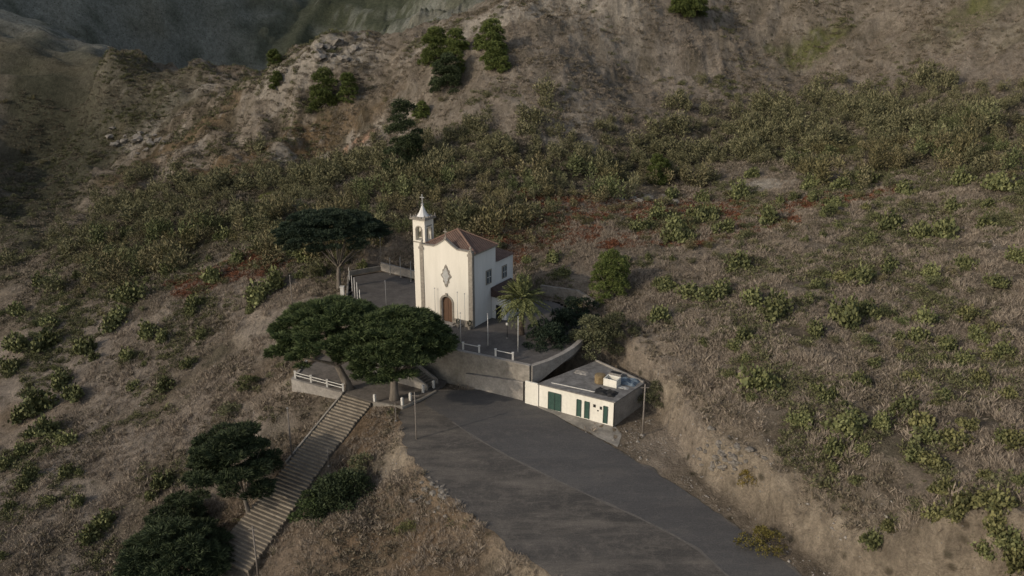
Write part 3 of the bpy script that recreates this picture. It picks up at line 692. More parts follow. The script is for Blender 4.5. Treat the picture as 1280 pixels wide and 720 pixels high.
# tower
tx0, tx1, ty0, ty1, tz = -11.75, -9.45, 1.2, 3.5, 15.65
mb = MB(); zb0, zb1 = 12.3, 14.5; tcx = (tx0+tx1)/2; tcy = (ty0+ty1)/2; ow = .52
mb.box(tx0,tx1,ty0,ty1,-.5,zb0)
for (x0_, x1_) in ((tx0,tcx-ow),(tcx+ow,tx1)):
    for (y0_, y1_) in ((ty0,tcy-ow),(tcy+ow,ty1)): mb.box(x0_,x1_,y0_,y1_,zb0+.001,zb1)
def spandrel(mb, c, lo, hi, dpt0, dpt1, axis_):
    # piece above an arched opening
    ar = [(c-ow*math.cos(math.pi*i/8), zb1-ow+ow*math.sin(math.pi*i/8)) for i in range(9)]
    o_ = [(lo,zb1)]+[(c-ow,zb1)]+[(c+ow,zb1),(hi,zb1)]
    for i in range(8):
        a, b_ = ar[i], ar[i+1]
        poly = [(a[0],a[1]),(b_[0],b_[1]),(b_[0],zb1+.001),(a[0],zb1+.001)]
        if axis_ == 'x': mb.xz(poly, dpt0, dpt1)
        else:
            vs = [(dpt0,p[0],p[1]) for p in poly]+[(dpt1,p[0],p[1]) for p in poly]
            mb.add(vs, [(0,1,2,3),(7,6,5,4),(0,4,5,1),(1,5,6,2),(2,6,7,3),(3,7,4,0)])
for d0, d1 in ((ty0,ty0+.45),(ty1-.45,ty1)): spandrel(mb, tcx, tx0, tx1, d0, d1, 'x')
for d0, d1 in ((tx0,tx0+.45),(tx1-.45,tx1)): spandrel(mb, tcy, ty0, ty1, d0, d1, 'y')
mb.box(tx0,tx1,ty0,ty1,zb1+.002,tz)
tw = mb.build('bell_tower', M['wall'], ch)
mb = MB()
for d0, d1, ax_ in ((ty0-.05,ty0-.003,'x'),):
    for i in range(8):
        a0, a1 = math.pi*i/8, math.pi*(i+1)/8; r0, r1 = ow+.002, ow+.17; zc = zb1-ow
        mb.xz([(tcx-r0*math.cos(a0),zc+r0*math.sin(a0)),(tcx-r0*math.cos(a1),zc+r0*math.sin(a1)),(tcx-r1*math.cos(a1),zc+r1*math.sin(a1)),(tcx-r1*math.cos(a0),zc+r1*math.sin(a0))][::-1], d0, d1)
mb.box(tcx-ow-.17,tcx-ow-.002,ty0-.05,ty0-.003,zb0,zb1-ow); mb.box(tcx+ow+.002,tcx+ow+.17,ty0-.05,ty0-.003,zb0,zb1-ow)
mb.box(tx1+.003,tx1+.05,tcy-ow-.17,tcy-ow-.002,zb0,zb1-ow+.2); mb.box(tx1+.003,tx1+.05,tcy+ow+.002,tcy+ow+.17,zb0,zb1-ow+.2); mb.box(tx1+.003,tx1+.05,tcy-ow-.17,tcy+ow+.17,zb1+.0,zb1+.17)
mb.build('arch_surround', M['stone'], tw)
mb = MB().lathe([(.42,zb0+.55),(.36,zb0+.62),(.27,zb0+1.0),(.22,zb0+1.3),(.06,zb0+1.4),(.04,zb0+1.75)], (tcx,ty0+.55), 12); mb.build('bell', M['bronze'], tw)
MB().box(tx0-.02,tx1+.02,ty0-.02,ty1+.02,11.9,12.1).build('tower_string_course', M['stone'], tw)
mb = MB().box(tx0-.35,tx1+.35,ty0-.35,ty1+.35,tz+.002,tz+.2); mb.box(tx0-.15,tx1+.15,ty0-.15,ty1+.15,tz+.202,tz+.35)
for sx in (tx0-.2,tx1+.2):
    for sy in (ty0-.2,ty1+.2): mb.lathe([(.14,tz+.203),(.16,tz+.35),(.07,tz+.5),(.1,tz+.65),(.02,tz+.85)], (sx,sy), 6)
for q in (-.6,0,.6):
    for yy in (ty0-.2,ty1+.2): mb.box(tcx+q-.08,tcx+q+.08,yy-.07,yy+.07,tz+.203,tz+.5)
    for xx in (tx0-.2,tx1+.2): mb.box(xx-.07,xx+.07,tcy+q-.08,tcy+q+.08,tz+.203,tz+.5)
mb.build('tower_cornice', M['stone'], tw)
mb = MB().lathe([(.95,tz+.352),(.72,tz+.7),(.46,tz+1.2),(.16,tz+1.95),(.04,tz+2.15)], (tcx,tcy), 8); mb.build('spire', M['white'], tw)
cross('tower_cross', tcx, tcy, tz+2.3, 1.5, tw, M['metal'])

# ------------------------------------------------------------------ low building
FL = np.array(atz(656,502,-5.0)[:2]); FR = np.array([13.15,93.2]); BR = np.array([17.7,98.9]); BL = np.array([12.0,106.2]); FL2 = np.array([3.75,98.65])
FL = np.array([1.85,99.8])
bd = empty('low_building', (FL[0], FL[1], -5.3), ROTZ)
def loc(p): d = np.array(p)-FL; return (float(d@AX), float(d@BX))
p0, p1, p2, p3 = loc(FL), loc(FR), loc(BR), loc(BL)
LW = p1[0]; zt = 3.55
yb = 1.0
# main body starts right of the side panel
bx0 = 2.1
poly = [(bx0,.02),(p1[0],p1[1]),(p2[0],p2[1]),(p3[0],p3[1])]
MB().prism(poly, -.6, zt).build('wall', M['bwall'], bd)
MB().prism([(p1[0]+.004,p1[1]+.02),(p1[0]+.05,p1[1]+.0),(p2[0]+.05,p2[1]),(p2[0],p2[1])][::1], -.6, zt-.01).build('side_wall', M['conc2'], bd)
MB().box(0,bx0-.06,-.12,.12,-.6,zt+.05).build('side_panel', M['bwall'], bd)
rf = MB().prism([(bx0-.15,-.18),(p1[0]+.18,p1[1]-.18),(p2[0]+.2,p2[1]+.05),(p3[0],p3[1]+.2)], zt+.002, zt+.16).build('roof', M['roofsheet'], bd)
MB().bar((p2[0]+.1,p2[1],zt+.28),(p3[0],p3[1]+.1,zt+.28),.22,.24).build('rear_parapet', M['conc2'], rf)
MB().bar((bx0+1.4,.9,zt+.21),(p1[0]-1.2,p1[1]+1.3,zt+.21),.1,.08).build('roof_strip', M['post'], rf)
def panel(name, x0, x1, z0, z1, mat, n=0, lab=None):
    yf = lambda x: .02+(p1[1]-.02)*(x-bx0)/(p1[0]-bx0)
    o = MB().add([(x0,yf(x0)-.05,z0),(x1,yf(x1)-.05,z0),(x1,yf(x1)-.05,z1),(x0,yf(x0)-.05,z1),(x0,yf(x0)+.02,z0),(x1,yf(x1)+.02,z0),(x1,yf(x1)+.02,z1),(x0,yf(x0)+.02,z1)],
             [(0,1,2,3),(7,6,5,4),(0,4,5,1),(1,5,6,2),(2,6,7,3),(3,7,4,0)]).build(name, mat, bd)
    if n:
        mb = MB()
        for i in range(n+1):
            x = x0+(x1-x0)*i/n; mb.box(x-.045,x+.045,yf(x)-.1,yf(x)-.053,z0,z1)
        mb.box(x0,x1,yf((x0+x1)/2)-.085,yf((x0+x1)/2)-.053,z1-.001,z1+.08)
        mb.build('door_frame', plain('dark green frame', (.035,.06,.05)), o)
    return o
panel('garage_door', 3.55, 5.45, .3, 2.8, M['green'], 2)
panel('door', 7.8, 8.4, .3, 2.7, M['green'], 1); panel('door', 8.95, 9.6, .3, 2.7, M['green'], 1); panel('door', 11.65, 12.2, .3, 2.7, M['green'], 1)
panel('vent', 10.15, 10.5, 2.2, 2.6, M['dark']); panel('vent', 11.1, 11.4, 2.1, 2.5, M['dark']); panel('vent', 10.75, 10.95, 1.75, 1.9, M['dark'])
mb = MB().box(p1[0]-.02,p1[0]+.12,-.1,-.02,-.5,zt); mb.build('corner_downpipe', M['dark'], bd)
tag(bd, 'long low cream building with green doors beside the road', 'building')
RZ = -5.3+zt+.165
def onroof(u, v): return atz(u, v, RZ)
x, y, z = onroof(750,478)
o = empty('water_drum', (x, y, z)); mb = MB().lathe([(.72,0),(.75,.04),(.75,.5),(.71,.55),(.75,.6),(.75,1.1),(.7,1.15)], (0,0), 18); mb.build('barrel', M['rust'], o, smooth=False)
MB().lathe([(.6,1.153),(.55,1.2),(.1,1.24)], (0,0), 14).build('lid', M['rust'], o)
tag(o, 'round rusty yellow water drum on the flat roof of the low building', 'drum')
x, y, z = onroof(765,481)
o = empty('roof_tank', (x, y, z), ROTZ); mb = MB().box(-.95,.95,-.75,-.63,0,1.05).box(-.95,.95,.63,.75,0,1.05).box(-.95,-.83,-.629,.629,0,1.05).box(.83,.95,-.629,.629,0,1.05); mb.build('tank_wall', M['bwall'], o)
MB().box(-.829,.829,-.628,.628,.02,.5).build('tank_inside', M['dark'], o)
tag(o, 'open white masonry water tank on the flat roof beside the drum', 'tank')
x, y, z = onroof(770,470)
o = empty('roof_hatch', (x, y, z), ROTZ); MB().box(-.9,.9,-.45,.45,0,.5).build('hatch_wall', M['conc2'], o); MB().box(-.75,.75,-.3,.3,.503,.53).build('hatch_cover', M['dark'], o)
tag(o, 'low grey roof hatch with dark cover behind the white tank', 'hatch')
random.seed(9)
for i, (u, v, sx, sy, lab) in enumerate([(783,477,1.6,1.1,'crumpled blue tarpaulin spread on the right end of the flat roof'), (757,491,1.5,.9,'dark heap of rags near the front edge of the flat roof'), (776,484,1.1,.4,'grey plank pile lying right of the white roof tank'),(727,466,1.0,.6,'small pale sheet lying at the left of the flat roof')]):
    x, y, z = onroof(u, v); n = 9
    gv = []; gf = []
    for a in range(n):
        for c_ in range(n):
            e_ = min(a, c_, n-1-a, n-1-c_); px = (a/(n-1)-.5)*2*sx; py = (c_/(n-1)-.5)*2*sy
            gv.append((px+random.uniform(-.1,.1), py+random.uniform(-.1,.1), .0 if e_ == 0 else random.uniform(.03,.4 if i < 2 else .15)))
    gf = [(a*n+c_, (a+1)*n+c_, (a+1)*n+c_+1, a*n+c_+1) for a in range(n-1) for c_ in range(n-1)]
    o = MB().add(gv, gf).build(['tarpaulin','rag_heap','plank_pile','loose_sheet'][i], [M['blue'],M['dark'],M['metal'],M['conc2']][i], None, (x,y,z)); o.rotation_euler = (0,0,ROTZ)
    tag(o, lab, ['tarpaulin','heap','planks','sheet'][i])

# ------------------------------------------------------------------ railings, posts, poles
def railing(pts, z, hgt, label, n_rail=2, mat=M['post'], w=.24, seg=True):
    root = empty('railing', (pts[0][0], pts[0][1], z)); 
    for i, p in enumerate(pts):
        mb = MB(); x, y = p[0]-pts[0][0], p[1]-pts[0][1]; mb.box(x-w/2,x+w/2,y-w/2,y+w/2,-.1,hgt); mb.box(x-w/2-.04,x+w/2+.04,y-w/2-.04,y+w/2+.04,hgt+.002,hgt+.08); mb.build('post', mat, root)
    if n_rail:
        for i in range(len(pts)-1):
            if not seg and i % 2: continue
            mb = MB(); a = pts[i]; b_ = pts[i+1]
            for k in range(n_rail):
                h_ = hgt*(.86-.42*k); d = Vector((b_[0]-a[0], b_[1]-a[1], 0)).normalized()*(w/2+.003)
                mb.bar((a[0]-pts[0][0]+d.x,a[1]-pts[0][1]+d.y,h_),(b_[0]-pts[0][0]-d.x,b_[1]-pts[0][1]-d.y,h_),.08,.09)
            mb.build('rail', mat, root)
    tag(root, label, 'railing'); return root
T0 = np.array(t0); T1 = np.array(t1)
railing([tuple(T0+(T1-T0)*t+np.array([.1,.15])) for t in (.02,.34,.66,.97)], -4.7, 1.05, 'white post and rail fence on the wall left of the long steps')
def bollard(u, v, z, h, lab, grp=None, w=.3):
    x, y, _ = atz(u, v, z); mb = MB().box(-w/2,w/2,-w/2,w/2,-.1,h); mb.add([(-w/2,-w/2,h),(w/2,-w/2,h),(w/2,w/2,h),(-w/2,w/2,h),(0,0,h+.12)], [(0,1,4),(1,2,4),(2,3,4),(3,0,4)])
    o = mb.build('bollard', M['post'], None, (x, y, z)); o.rotation_euler = (0,0,ROTZ); tag(o, lab, 'bollard', grp)
for u, v, lab in [(468.5,502,'white square bollard at the top right corner of the long steps'),(503,506,'white square bollard at the foot of the right cypress trunk'),(513,500,'white square bollard second along the kerb from the right cypress'),(529,490,'white square bollard at the foot of the slanting stair parapet'),(542,484.5,'white square bollard at the road end of the kerb beside the side stairs')]:
    bollard(u, v, -4.8, 1.05, lab, 'white bollards along the terrace kerb')
railing([atz(u, v, .24)[:2] for u, v in [(579,436),(599,440),(619.5,444.5),(641,449)]], .24, .95, 'white posts with short rails along the front edge of the church plaza', 1, M['post'], .26, False)
bollard(661,452,.24,.3,'small white lamp stub on the corner of the curved parapet','', .22) if False else None

def pole(name, u, v0, v1, z, r, lab, cat='pole', mat=None, lamp=None, grp=None, lean=0):
    p = atz(u, v0, z) if z is not None else hit(u, v0)
    d = ray(u, v1); zt_ = CZ+d[2]*p[1]/d[1]; h = max(zt_-p[2], .8)
    root = empty(name, (p[0], p[1], p[2]-.2))
    MB().tube([(0,0,0),(lean*.5,0,h*.5),(lean,0,h+.2)], [r,r*.85,r*.62], 8).build('shaft', mat or M['metal'], root, smooth=True)
    if lamp == 'lamp':
        mb = MB().bar((lean,0,h+.1),(lean-.9,-.3,h+.3),.06); mb.build('lamp_arm', M['metal'], root); MB().box(lean-1.35,lean-.9,-.42,-.2,h+.24,h+.34).build('lamp_head', M['metal'], root)
    if lamp == 'cross':
        MB().bar((lean-.5,0,h-.3),(lean+.5,0,h-.3),.09).build('crossarm', M['wpole'], root)
    if lamp == 'cap': MB().lathe([(.02,h+.2),(.1,h+.25),(.1,h+.33),(.02,h+.4)], (lean,0), 8).build('ball_finial', M['metal'], root)
    if lamp == 'ball': MB().lathe([(.05,h+.2),(.2,h+.3),(.22,h+.45),(.14,h+.6),(.03,h+.65)], (lean,0), 10).build('globe_lamp', M['post'], root)
    MB().lathe([(r*2.2,.15),(r*2.2,.3),(r*1.2,.36)], (0,0), 8).build('base', M['conc2'], root)
    tag(root, lab, cat, grp); return root
pole('utility_pole', 521,558,490, -6.4, .11, 'slim tall pale pole standing on the left edge of the gravel lot', mat=M['wpole'], lamp='cross')
pole('utility_pole', 803,544,480, -5.3, .13, 'weathered pole on bare earth right of the low building', mat=M['wpole'], lamp='cross')
pole('utility_pole', 365,572,511, None, .11, 'dark pole standing left of the middle of the long steps', mat=M['wpole'], lamp='cap')
pole('utility_pole', 323,722,657, None, .12, 'dark pole near the bottom of the long steps at the picture edge', mat=M['wpole'], lamp='cross')
pole('marker_post', 411,584,560, None, .08, 'short thin post at the right side of the long steps', 'post', M['wpole'])
pole('marker_post', 495,528,503, None, .08, 'short thin post on the dry bank below the terrace kerb', 'post', M['wpole'])
pole('utility_pole', 366,388,345, None, .10, 'thin grey pole on the slope left of the umbrella tree', mat=M['wpole'], lamp='cap')
pole('utility_pole', 477,338,298, None, .10, 'thin pole behind the far corner of the church yard', mat=M['wpole'], lamp='cap')
pole('flagpole', 610,432,393, 0, .065, 'bare white flagpole on the plaza right of the church corner', 'flagpole', M['post'], 'cap')
pole('flagpole', 647.5,440,397, 0, .065, 'bare white flagpole near the right end of the plaza railing', 'flagpole', M['post'], 'cap')
pole('flagpole', 576,428,392, 0, .06, 'bare pale flagpole at the left end of the plaza railing', 'flagpole', M['post'], 'cap')
pole('lamp_post', 634,423,407, 0, .07, 'short dark lamp post on the shaded plaza between two flagpoles', 'lamp post', M['dark'], 'ball')
for u, v0, v1, lab in [(536,398,362,'bare flagpole in front of the left part of the church front'),(544.5,402,361,'bare flagpole just left of the church door'),(572.5,412,366,'bare flagpole just right of the church door'),(581.5,414,368,'bare flagpole near the right corner of the church front'),(483,384,352,'thin pale pole in the yard above the left cypress'),(482.5,378,371,'') ]:
    if lab: pole('flagpole', u, v0, v1, 0, .045, lab, 'flagpole', M['metal'], 'cap', 'flagpoles in front of the church')
fp = [(437,352,334),(440.5,364,344),(444,372,347),(447.3,378,353),(450.6,384,362)]
for i, (u, v0, v1) in enumerate(fp):
    pole('fence_post', u, v0, v1, 0, .09, ['rearmost','second rearmost','middle','second foremost','foremost'][i]+' of five tall fence posts left of the church yard', 'post', M['post'], None, 'tall posts along the left edge of the church yard')
for u, v0, v1, lab in [(488,343,322,'leftmost'),(501,347,321,'middle'),(514,352,326,'rightmost')]:
    pole('fence_post', u, v0, v1, 0, .08, lab+' of three thin posts standing by the pale wall behind the yard', 'post', M['metal'], None, 'thin posts behind the church yard')
for u, v, s_, lab in [(428.5,372,-1,'white concrete pier at the foot of the umbrella tree')]:
    x, y, z = hit(u, v); mb = MB().box(-.3,.3,-.3,.3,-.5,1.9); mb.box(-.37,.37,-.37,.37,1.903,2.05)
    tag(mb.build('gate_pier', M['post'], None, (x, y, z)), lab, 'pier')
# low garden bench blocks and dark shrubs pot by the door
for u, v, lab in [(573,409,'dark stone planter right of the church doorstep'),(587,411.5,'dark stone planter at the right foot of the church front')]:
    x, y, z = atz(u, v, 0); o = empty('planter', (x, y, z)); MB().lathe([(.22,0),(.32,.5),(.36,.55),(.3,.56)], (0,0), 10).build('pot', M['stone'], o)
    C = sph(120)*np.array([.3,.3,.45])+np.array([0,0,.95]); V, Fq = leaves(C, C-np.array([0,0,.6]), .25, .1); link('plant', npmesh('plant', V, Fq), M['darkleaf'], o)
    tag(o, lab, 'planter')

# ------------------------------------------------------------------ trees
def crown_pads(pads, n_per, L, W, up=.35, rnd=.5, inner=.25):
    Vs = []; Fs = []; k = 0
    for (cx_, cy_, cz_, rx, ry, rz_) in pads:
        n = int(n_per*rx*ry)
        d = sph(n); d[:, 2] = np.where(d[:, 2] < -.3, -d[:, 2]*.6, d[:, 2])
        rad = 1-inner*rng.random(n)**1.5
        bmp = 1+.22*np.sin(d[:, 0]*7+cx_)*np.sin(d[:, 1]*6+cy_)
        C = d*rad[:, None]*bmp[:, None]*np.array([rx, ry, rz_])+np.array([cx_, cy_, cz_])
        D = d*np.array([1, 1, .5])+np.array([0, 0, up])+rng.normal(size=(n, 3))*rnd
        V, Fq = leaves(C, D, L*rng.uniform(.6, 1.3, n), W*rng.uniform(.6, 1.3, n))
        Vs.append(V); Fs.append(Fq+k); k += len(V)
    return np.concatenate(Vs), np.concatenate(Fs)
def tree(name, base, height, rad, label, mat, seed=0, flat=.5, lean=(0,0), clear=.4, npad=40, padr=1.6, n_per=110, L=.55, W=.2, trunk_r=.45, cat='tree', asym=1.0, ctr=(0,0), group=None, pz=.42, drop=.35):
    """trunk with forking limbs that carry separate foliage pads; flat = crown thickness / height above the clear stem"""
    rs = np.random.default_rng(seed); root = empty(name, base)
    top = height; h0 = height*clear; pads = []
    for i in range(npad):
        for _ in range(40):
            a = rs.uniform(0, 2*math.pi); r_ = math.sqrt(rs.random())
            px, py = r_*rad*math.cos(a)*asym, r_*rad*math.sin(a)
            # dome with thickness
            zt_ = top-(top-h0)*drop*r_**2.2
            pzv = zt_-rs.random()**1.6*(top-h0)*flat*(1-.5*r_)
            ok = all((px-q[0])**2+(py-q[1])**2+2.2*(pzv-q[2])**2 > (padr*.72)**2 for q in pads)
            if ok: break
        s_ = rs.uniform(.75, 1.2)*(1.0-.25*r_)
        pads.append((px+ctr[0], py+ctr[1], pzv-padr*pz*.5, padr*s_, padr*s_*rs.uniform(.8, 1.15), padr*s_*pz))
    V, Fq = crown_pads(pads, n_per, L, W, up=.1 if pz < .35 else .35, rnd=.35 if pz < .35 else .5)
    cr = link('crown', npmesh('crown', V, Fq), mat, root)
    mb = MB(); fork = (lean[0], lean[1], h0*.62)
    mb.tube([(0,0,-.5),(lean[0]*.15,lean[1]*.15,h0*.15),(lean[0]*.6,lean[1]*.6,h0*.4),fork], [trunk_r*1.5,trunk_r,trunk_r*.85,trunk_r*.75], 9)
    order = rs.permutation(len(pads))[:min(len(pads), 16)]
    for j in order:
        q = pads[j]; mx = (fork[0]*.55+q[0]*.45, fork[1]*.55+q[1]*.45, fork[2]*.5+q[2]*.5-.02*rad+rs.uniform(-.3,.3))
        mb.tube([fork, mx, (q[0], q[1], q[2])], [trunk_r*.42, trunk_r*.22, trunk_r*.07], 6, False)
    mb.build('trunk', M['bark'], root, smooth=True)
    tag(root, label, cat, group); return root

zT = -4.85
bL = atz(436,486,zT); bR = atz(493,499,zT)
tree('cypress_tree', bL, 13.2, 8.0, 'wide flat topped cypress left of the two on the walled terrace', M['cypleaf'], 11, .62, (-1.4,-.1), .46, 170, 1.6, 300, .95, .12, .62, ctr=(-1.9,.2), drop=.6, pz=.27)
tree('cypress_tree', bR, 12.9, 7.6, 'broad dark cypress right of the two with its trunk by the kerb', M['cypleaf'], 12, .66, (.1,.2), .42, 170, 1.6, 300, .95, .12, .62, ctr=(.5,.4), drop=.6, pz=.27)
p = atz(424,366,-.9)
tree('umbrella_tree', (p[0], p[1], p[2]), 15.2, 9.3, 'very dark umbrella shaped tree left of the church tower', M['darkleaf'], 13, .55, (.2,0), .5, 110, 2.1, 230, .7, .13, .42, ctr=(-.9,0), drop=.5, pz=.28)
def gtree(name, u, v, h, r, label, mat, seed, **k):
    p = hit(u, v); return tree(name, (p[0], p[1], p[2]-.1), h, r, label, mat, seed, **k)
gtree('cypress_tree', 311,641, 11.6, 5.3, 'dark cypress standing beside the lower end of the long steps', M['cypdark'], 14, flat=.85, lean=(-.3,0), clear=.28, npad=92, padr=1.55, n_per=280, L=.8, W=.11, trunk_r=.32, ctr=(-1.6,.5), drop=.55, pz=.28)
gtree('cypress_tree', 225,745, 9.6, 6.3, 'very dark spreading cypress cut off by the bottom edge of the picture', M['cypdark'], 15, flat=.8, clear=.2, npad=105, padr=1.65, n_per=260, L=.8, W=.11, trunk_r=.4, ctr=(0,0), drop=.6, pz=.28)
gtree('cypress_tree', 225,668, 5.6, 3.2, 'smaller dark cypress between the two larger ones at lower left', M['cypdark'], 16, flat=.9, clear=.1, npad=40, padr=1.3, n_per=280, L=.75, W=.11, trunk_r=.25, drop=.6, pz=.28)
# palm
px_, py_, pz_ = atz(652,418,0)
pr = empty('palm_tree', (px_, py_, 0)); hP = 5.6
MB().tube([(0,0,-.3),(0,0,1.5),(.05,0,3.5),(.05,0,hP-.2),(.05,0,hP+.3)], [.5,.38,.36,.42,.2], 12).build('trunk', M['palmbark'], pr)
Vs = []; Fs = []; k = 0; rs = np.random.default_rng(5)
for i in range(105):
    a = rs.uniform(0, 2*math.pi); el = R(rs.uniform(-35, 84)); Lf = rs.uniform(3.5, 4.5)
    d = np.array([math.cos(a)*math.cos(el), math.sin(a)*math.cos(el), math.sin(el)]); t = np.linspace(.12, 1, 26)
    pts = np.outer(t*Lf, d); pts[:, 2] -= (t**2.2)*Lf*.42*max(.3, math.cos(el)); pts += np.array([.05,0,hP+.1])
    tg = np.gradient(pts, axis=0); tg = norm(tg); sd_ = norm(np.cross(tg, np.array([[0,0,1.0]])+rs.normal(size=(1,3))*.05))
    for sgn in (-1, 1):
        ll = .62*np.sin(np.pi*np.clip(t, .12, .97))**.6
        D = sd_*sgn+tg*.75-np.array([[0,0,.25]]); D = norm(D)
        C = pts+D*ll[:, None]*.5
        V, Fq = leaves(C, D, ll, np.full(len(C), .13)); Vs.append(V); Fs.append(Fq+k); k += len(V)
    V, Fq = leaves((pts[:-1]+pts[1:])/2, tg[:-1], Lf/20, .06); Vs.append(V); Fs.append(Fq+k); k += len(V)
link('fronds', npmesh('fronds', np.concatenate(Vs), np.concatenate(Fs)), M['palmleaf'], pr)
tag(pr, 'single date palm with arching fronds right of the church', 'palm')

def bushy(name, u, v, h, r, label, mat, seed, L=.4, W=.14, npad=None, padr=None, n_per=230, group=None, clear=.05, flat=1.0, cat='tree', z=None, drop=.8, asym=1.0):
    p = hit(u, v) if z is None else atz(u, v, z)
    padr = padr or max(.45, r*.42); npad = npad or 26
    return tree(name, (p[0], p[1], p[2]-.15), h, r, label, mat, seed, flat=flat, clear=clear, npad=npad, padr=padr, n_per=n_per, L=L, W=W, trunk_r=.06*h**.8, group=group, drop=drop, pz=.8, cat=cat, asym=asym)
bushy('pine_tree', 762,366, 7.4, 3.0, 'bright green rounded pine on the slope right of the church', M['pineleaf'], 21, .45,.12, 70, 1.15)
bushy('olive_tree', 742,442, 4.8, 3.4, 'dark spreading tree behind the left end of the low building', M['bushleaf'], 22, .4,.14, 30, 1.4)
bushy('laurel_tree', 682,428, 3.4, 3.2, 'black green clipped tree in the shade right of the palm', M['darkleaf'], 23, .4,.16, 26, 1.3, z=0)
bushy('laurel_tree', 706,414, 3.8, 2.6, 'dark tree behind the clipped one on the shaded side of the plaza', M['darkleaf'], 24, .4,.16, 20, 1.2)
bushy('shrub', 819,500, 3.0, 2.3, 'olive green shrub between the low building and the cut bank', M['bushleaf'], 25, .35,.12, 18, .9, cat='shrub')
for i, (u, v, w_, h_, lab) in enumerate([(545,78,34,38,'bright pine in the hilltop row, leftmost of the group'),(571,66,26,26,'small pine just right of the leftmost hilltop pine'),(559,106,36,32,'low dark pine below the hilltop group'),(574,92,14,26,'narrow pine at the lower middle of the hilltop group'),
        (617,68,32,38,'tallest dark pine at the right of the hilltop group'),(621,84,26,22,'small pine directly below the tallest hilltop pine'),(631,88,14,16,'tiny pine at the right foot of the tallest hilltop pine'),(407,132,34,38,'dark pine left of the pair below the pale rock crest'),(436,122,22,26,'pine right of the pair below the pale rock crest'),
        (507,214,34,50,'tall dark pine above the church tower casting shade to its right'),(528,147,20,18,'small round pine on the open slope above the church'),(343,78,16,14,'little pine on the ridge line at upper left'),(346,108,16,16,'little pine on the slope under the ridge line at upper left'),
        (823,226,28,30,'bright green round tree in the shrub belt above the road'),(857,12,44,18,'broad green tree cut off by the top edge of the picture'),(540,50,14,12,'tiny pine on the ridge above the hilltop group'),(598,60,10,14,'tiny narrow pine between the two halves of the hilltop group')]):
    p = hit(u, v); s_ = p[1]/CP/F
    h_m = h_*s_*(1.7 if i == 9 else 1.05); r_m = w_*s_*(.62 if i == 9 else .45)
    bushy('pine_tree', u, v, h_m, r_m, lab, M['pineleaf'] if i in (0,1,3,5,8,10,13,14,11,12) else M['cypdark'] if i in (9,2) else M['pineleaf'], 40+i, .55, .15, 44, max(.7, r_m*.5), 260, 'pines scattered on the upper hillside')
# dark shrubs right of the long steps
bushy('shrub', 428,628, 3.8, 3.9, 'dense green bush lying in shadow right of the long steps', M['cypdark'], 31, .4,.15, 30, 1.5, cat='shrub')  # this bush's shadow is put in through the darker leaf colour
bushy('shrub', 398,642, 3.0, 2.9, 'low dark bush touching the right edge of the long steps', M['cypleaf'], 32, .4,.15, 20, 1.1, cat='shrub')
bushy('shrub', 455,592, 2.4, 2.8, 'low shaded bush below the dry bank under the terrace', M['bushleaf'], 33, .4,.15, 18, 1.1, cat='shrub')
bushy('shrub', 287,520, 2.4, 1.9, 'brown green bush above the dark cypress on the left slope', M['bushleaf'], 34, .3,.1, 18, .8, cat='shrub')
bushy('shrub', 312,484, 2.6, 2.0, 'lone round dark green bush left of the walled terrace', M['pearleaf'], 35, .3,.16, 18, .8, cat='shrub')
bushy('shrub', 935,612, 1.7, 1.2, 'small ochre bush on the cut bank above the road', leafmat('ochre leaves', (.12,.09,.02), (.2,.15,.04), .1), 36, .25,.1, 12, .6, cat='shrub')
bushy('shrub', 952,684, 2.0, 2.3, 'ochre and green bush hanging over the right edge of the road', leafmat('olive ochre leaves', (.09,.08,.02), (.17,.14,.04), .1), 37, .28,.1, 16, .9, cat='shrub')
bushy('shrub', 510,668, 1.6, 1.5, 'small yellow green bush on the dry bank below the gravel lot', M['pearyellow'], 38, .25,.1, 12, .7, cat='shrub')
bushy('shrub', 361,300, 1.8, 1.9, 'fresh green low bush up the slope left of the umbrella tree', M['pearyellow'], 39, .25,.1, 12, .8, cat='shrub')

# ------------------------------------------------------------------ prickly pear clumps
def pear_mesh(seed, r=2.4, h=1.7, n=720):
    rs = np.random.default_rng(seed); C = []; U = []; Nn = []
    k = int(9+rs.integers(5)); cs = [(0.0, 0.0, 1.0)]
    while len(cs) < k+3:
        q0 = cs[rs.integers(len(cs))]; a_ = rs.uniform(0, 6.283); p_ = (q0[0]+.75*math.cos(a_), q0[1]+.75*math.sin(a_)*.8, rs.uniform(.5, 1.0))
        if math.hypot(p_[0], p_[1]) < r*.85: cs.append(p_)
    k = len(cs)
    for i in range(n):
        c_ = cs[rs.integers(k)]; rr = .9*c_[2]
        d = rs.normal(size=3); d /= np.linalg.norm(d); d[2] = abs(d[2]); q = rs.random()**.45
        p = np.array([c_[0]+d[0]*rr*q, c_[1]+d[1]*rr*q, h*c_[2]*d[2]*q+.1])
        u_ = d+np.array([0,0,.9])+rs.normal(size=3)*.35; C.append(p); U.append(u_); Nn.append(rs.normal(size=3)*np.array([1,1,.5]))
    for i in range(1, k):
        j = min(range(i), key=lambda q: (cs[q][0]-cs[i][0])**2+(cs[q][1]-cs[i][1])**2)
        for t in np.linspace(0, 1, 7):
            C.append(np.array([cs[i][0]*(1-t)+cs[j][0]*t, cs[i][1]*(1-t)+cs[j][1]*t, .25])); U.append(np.array([cs[j][0]-cs[i][0], cs[j][1]-cs[i][1], .1])); Nn.append(rs.normal(size=3))
    C = np.array(C); n = len(C); L = rs.uniform(.26, .46, n); L[-7*(k-1):] = .6
    V, Fq = discs(C, np.array(Nn), np.array(U), L, L*.62)
    return npmesh('prickly_pear_pads', V, Fq, 6)
PEAR = [pear_mesh(100+i, 2.4, 2.0+.15*i) for i in range(7)]
PEARY = [m_.copy() for m_ in PEAR[:3]]
for m_ in PEAR: m_.materials.append(M['pearleaf'])
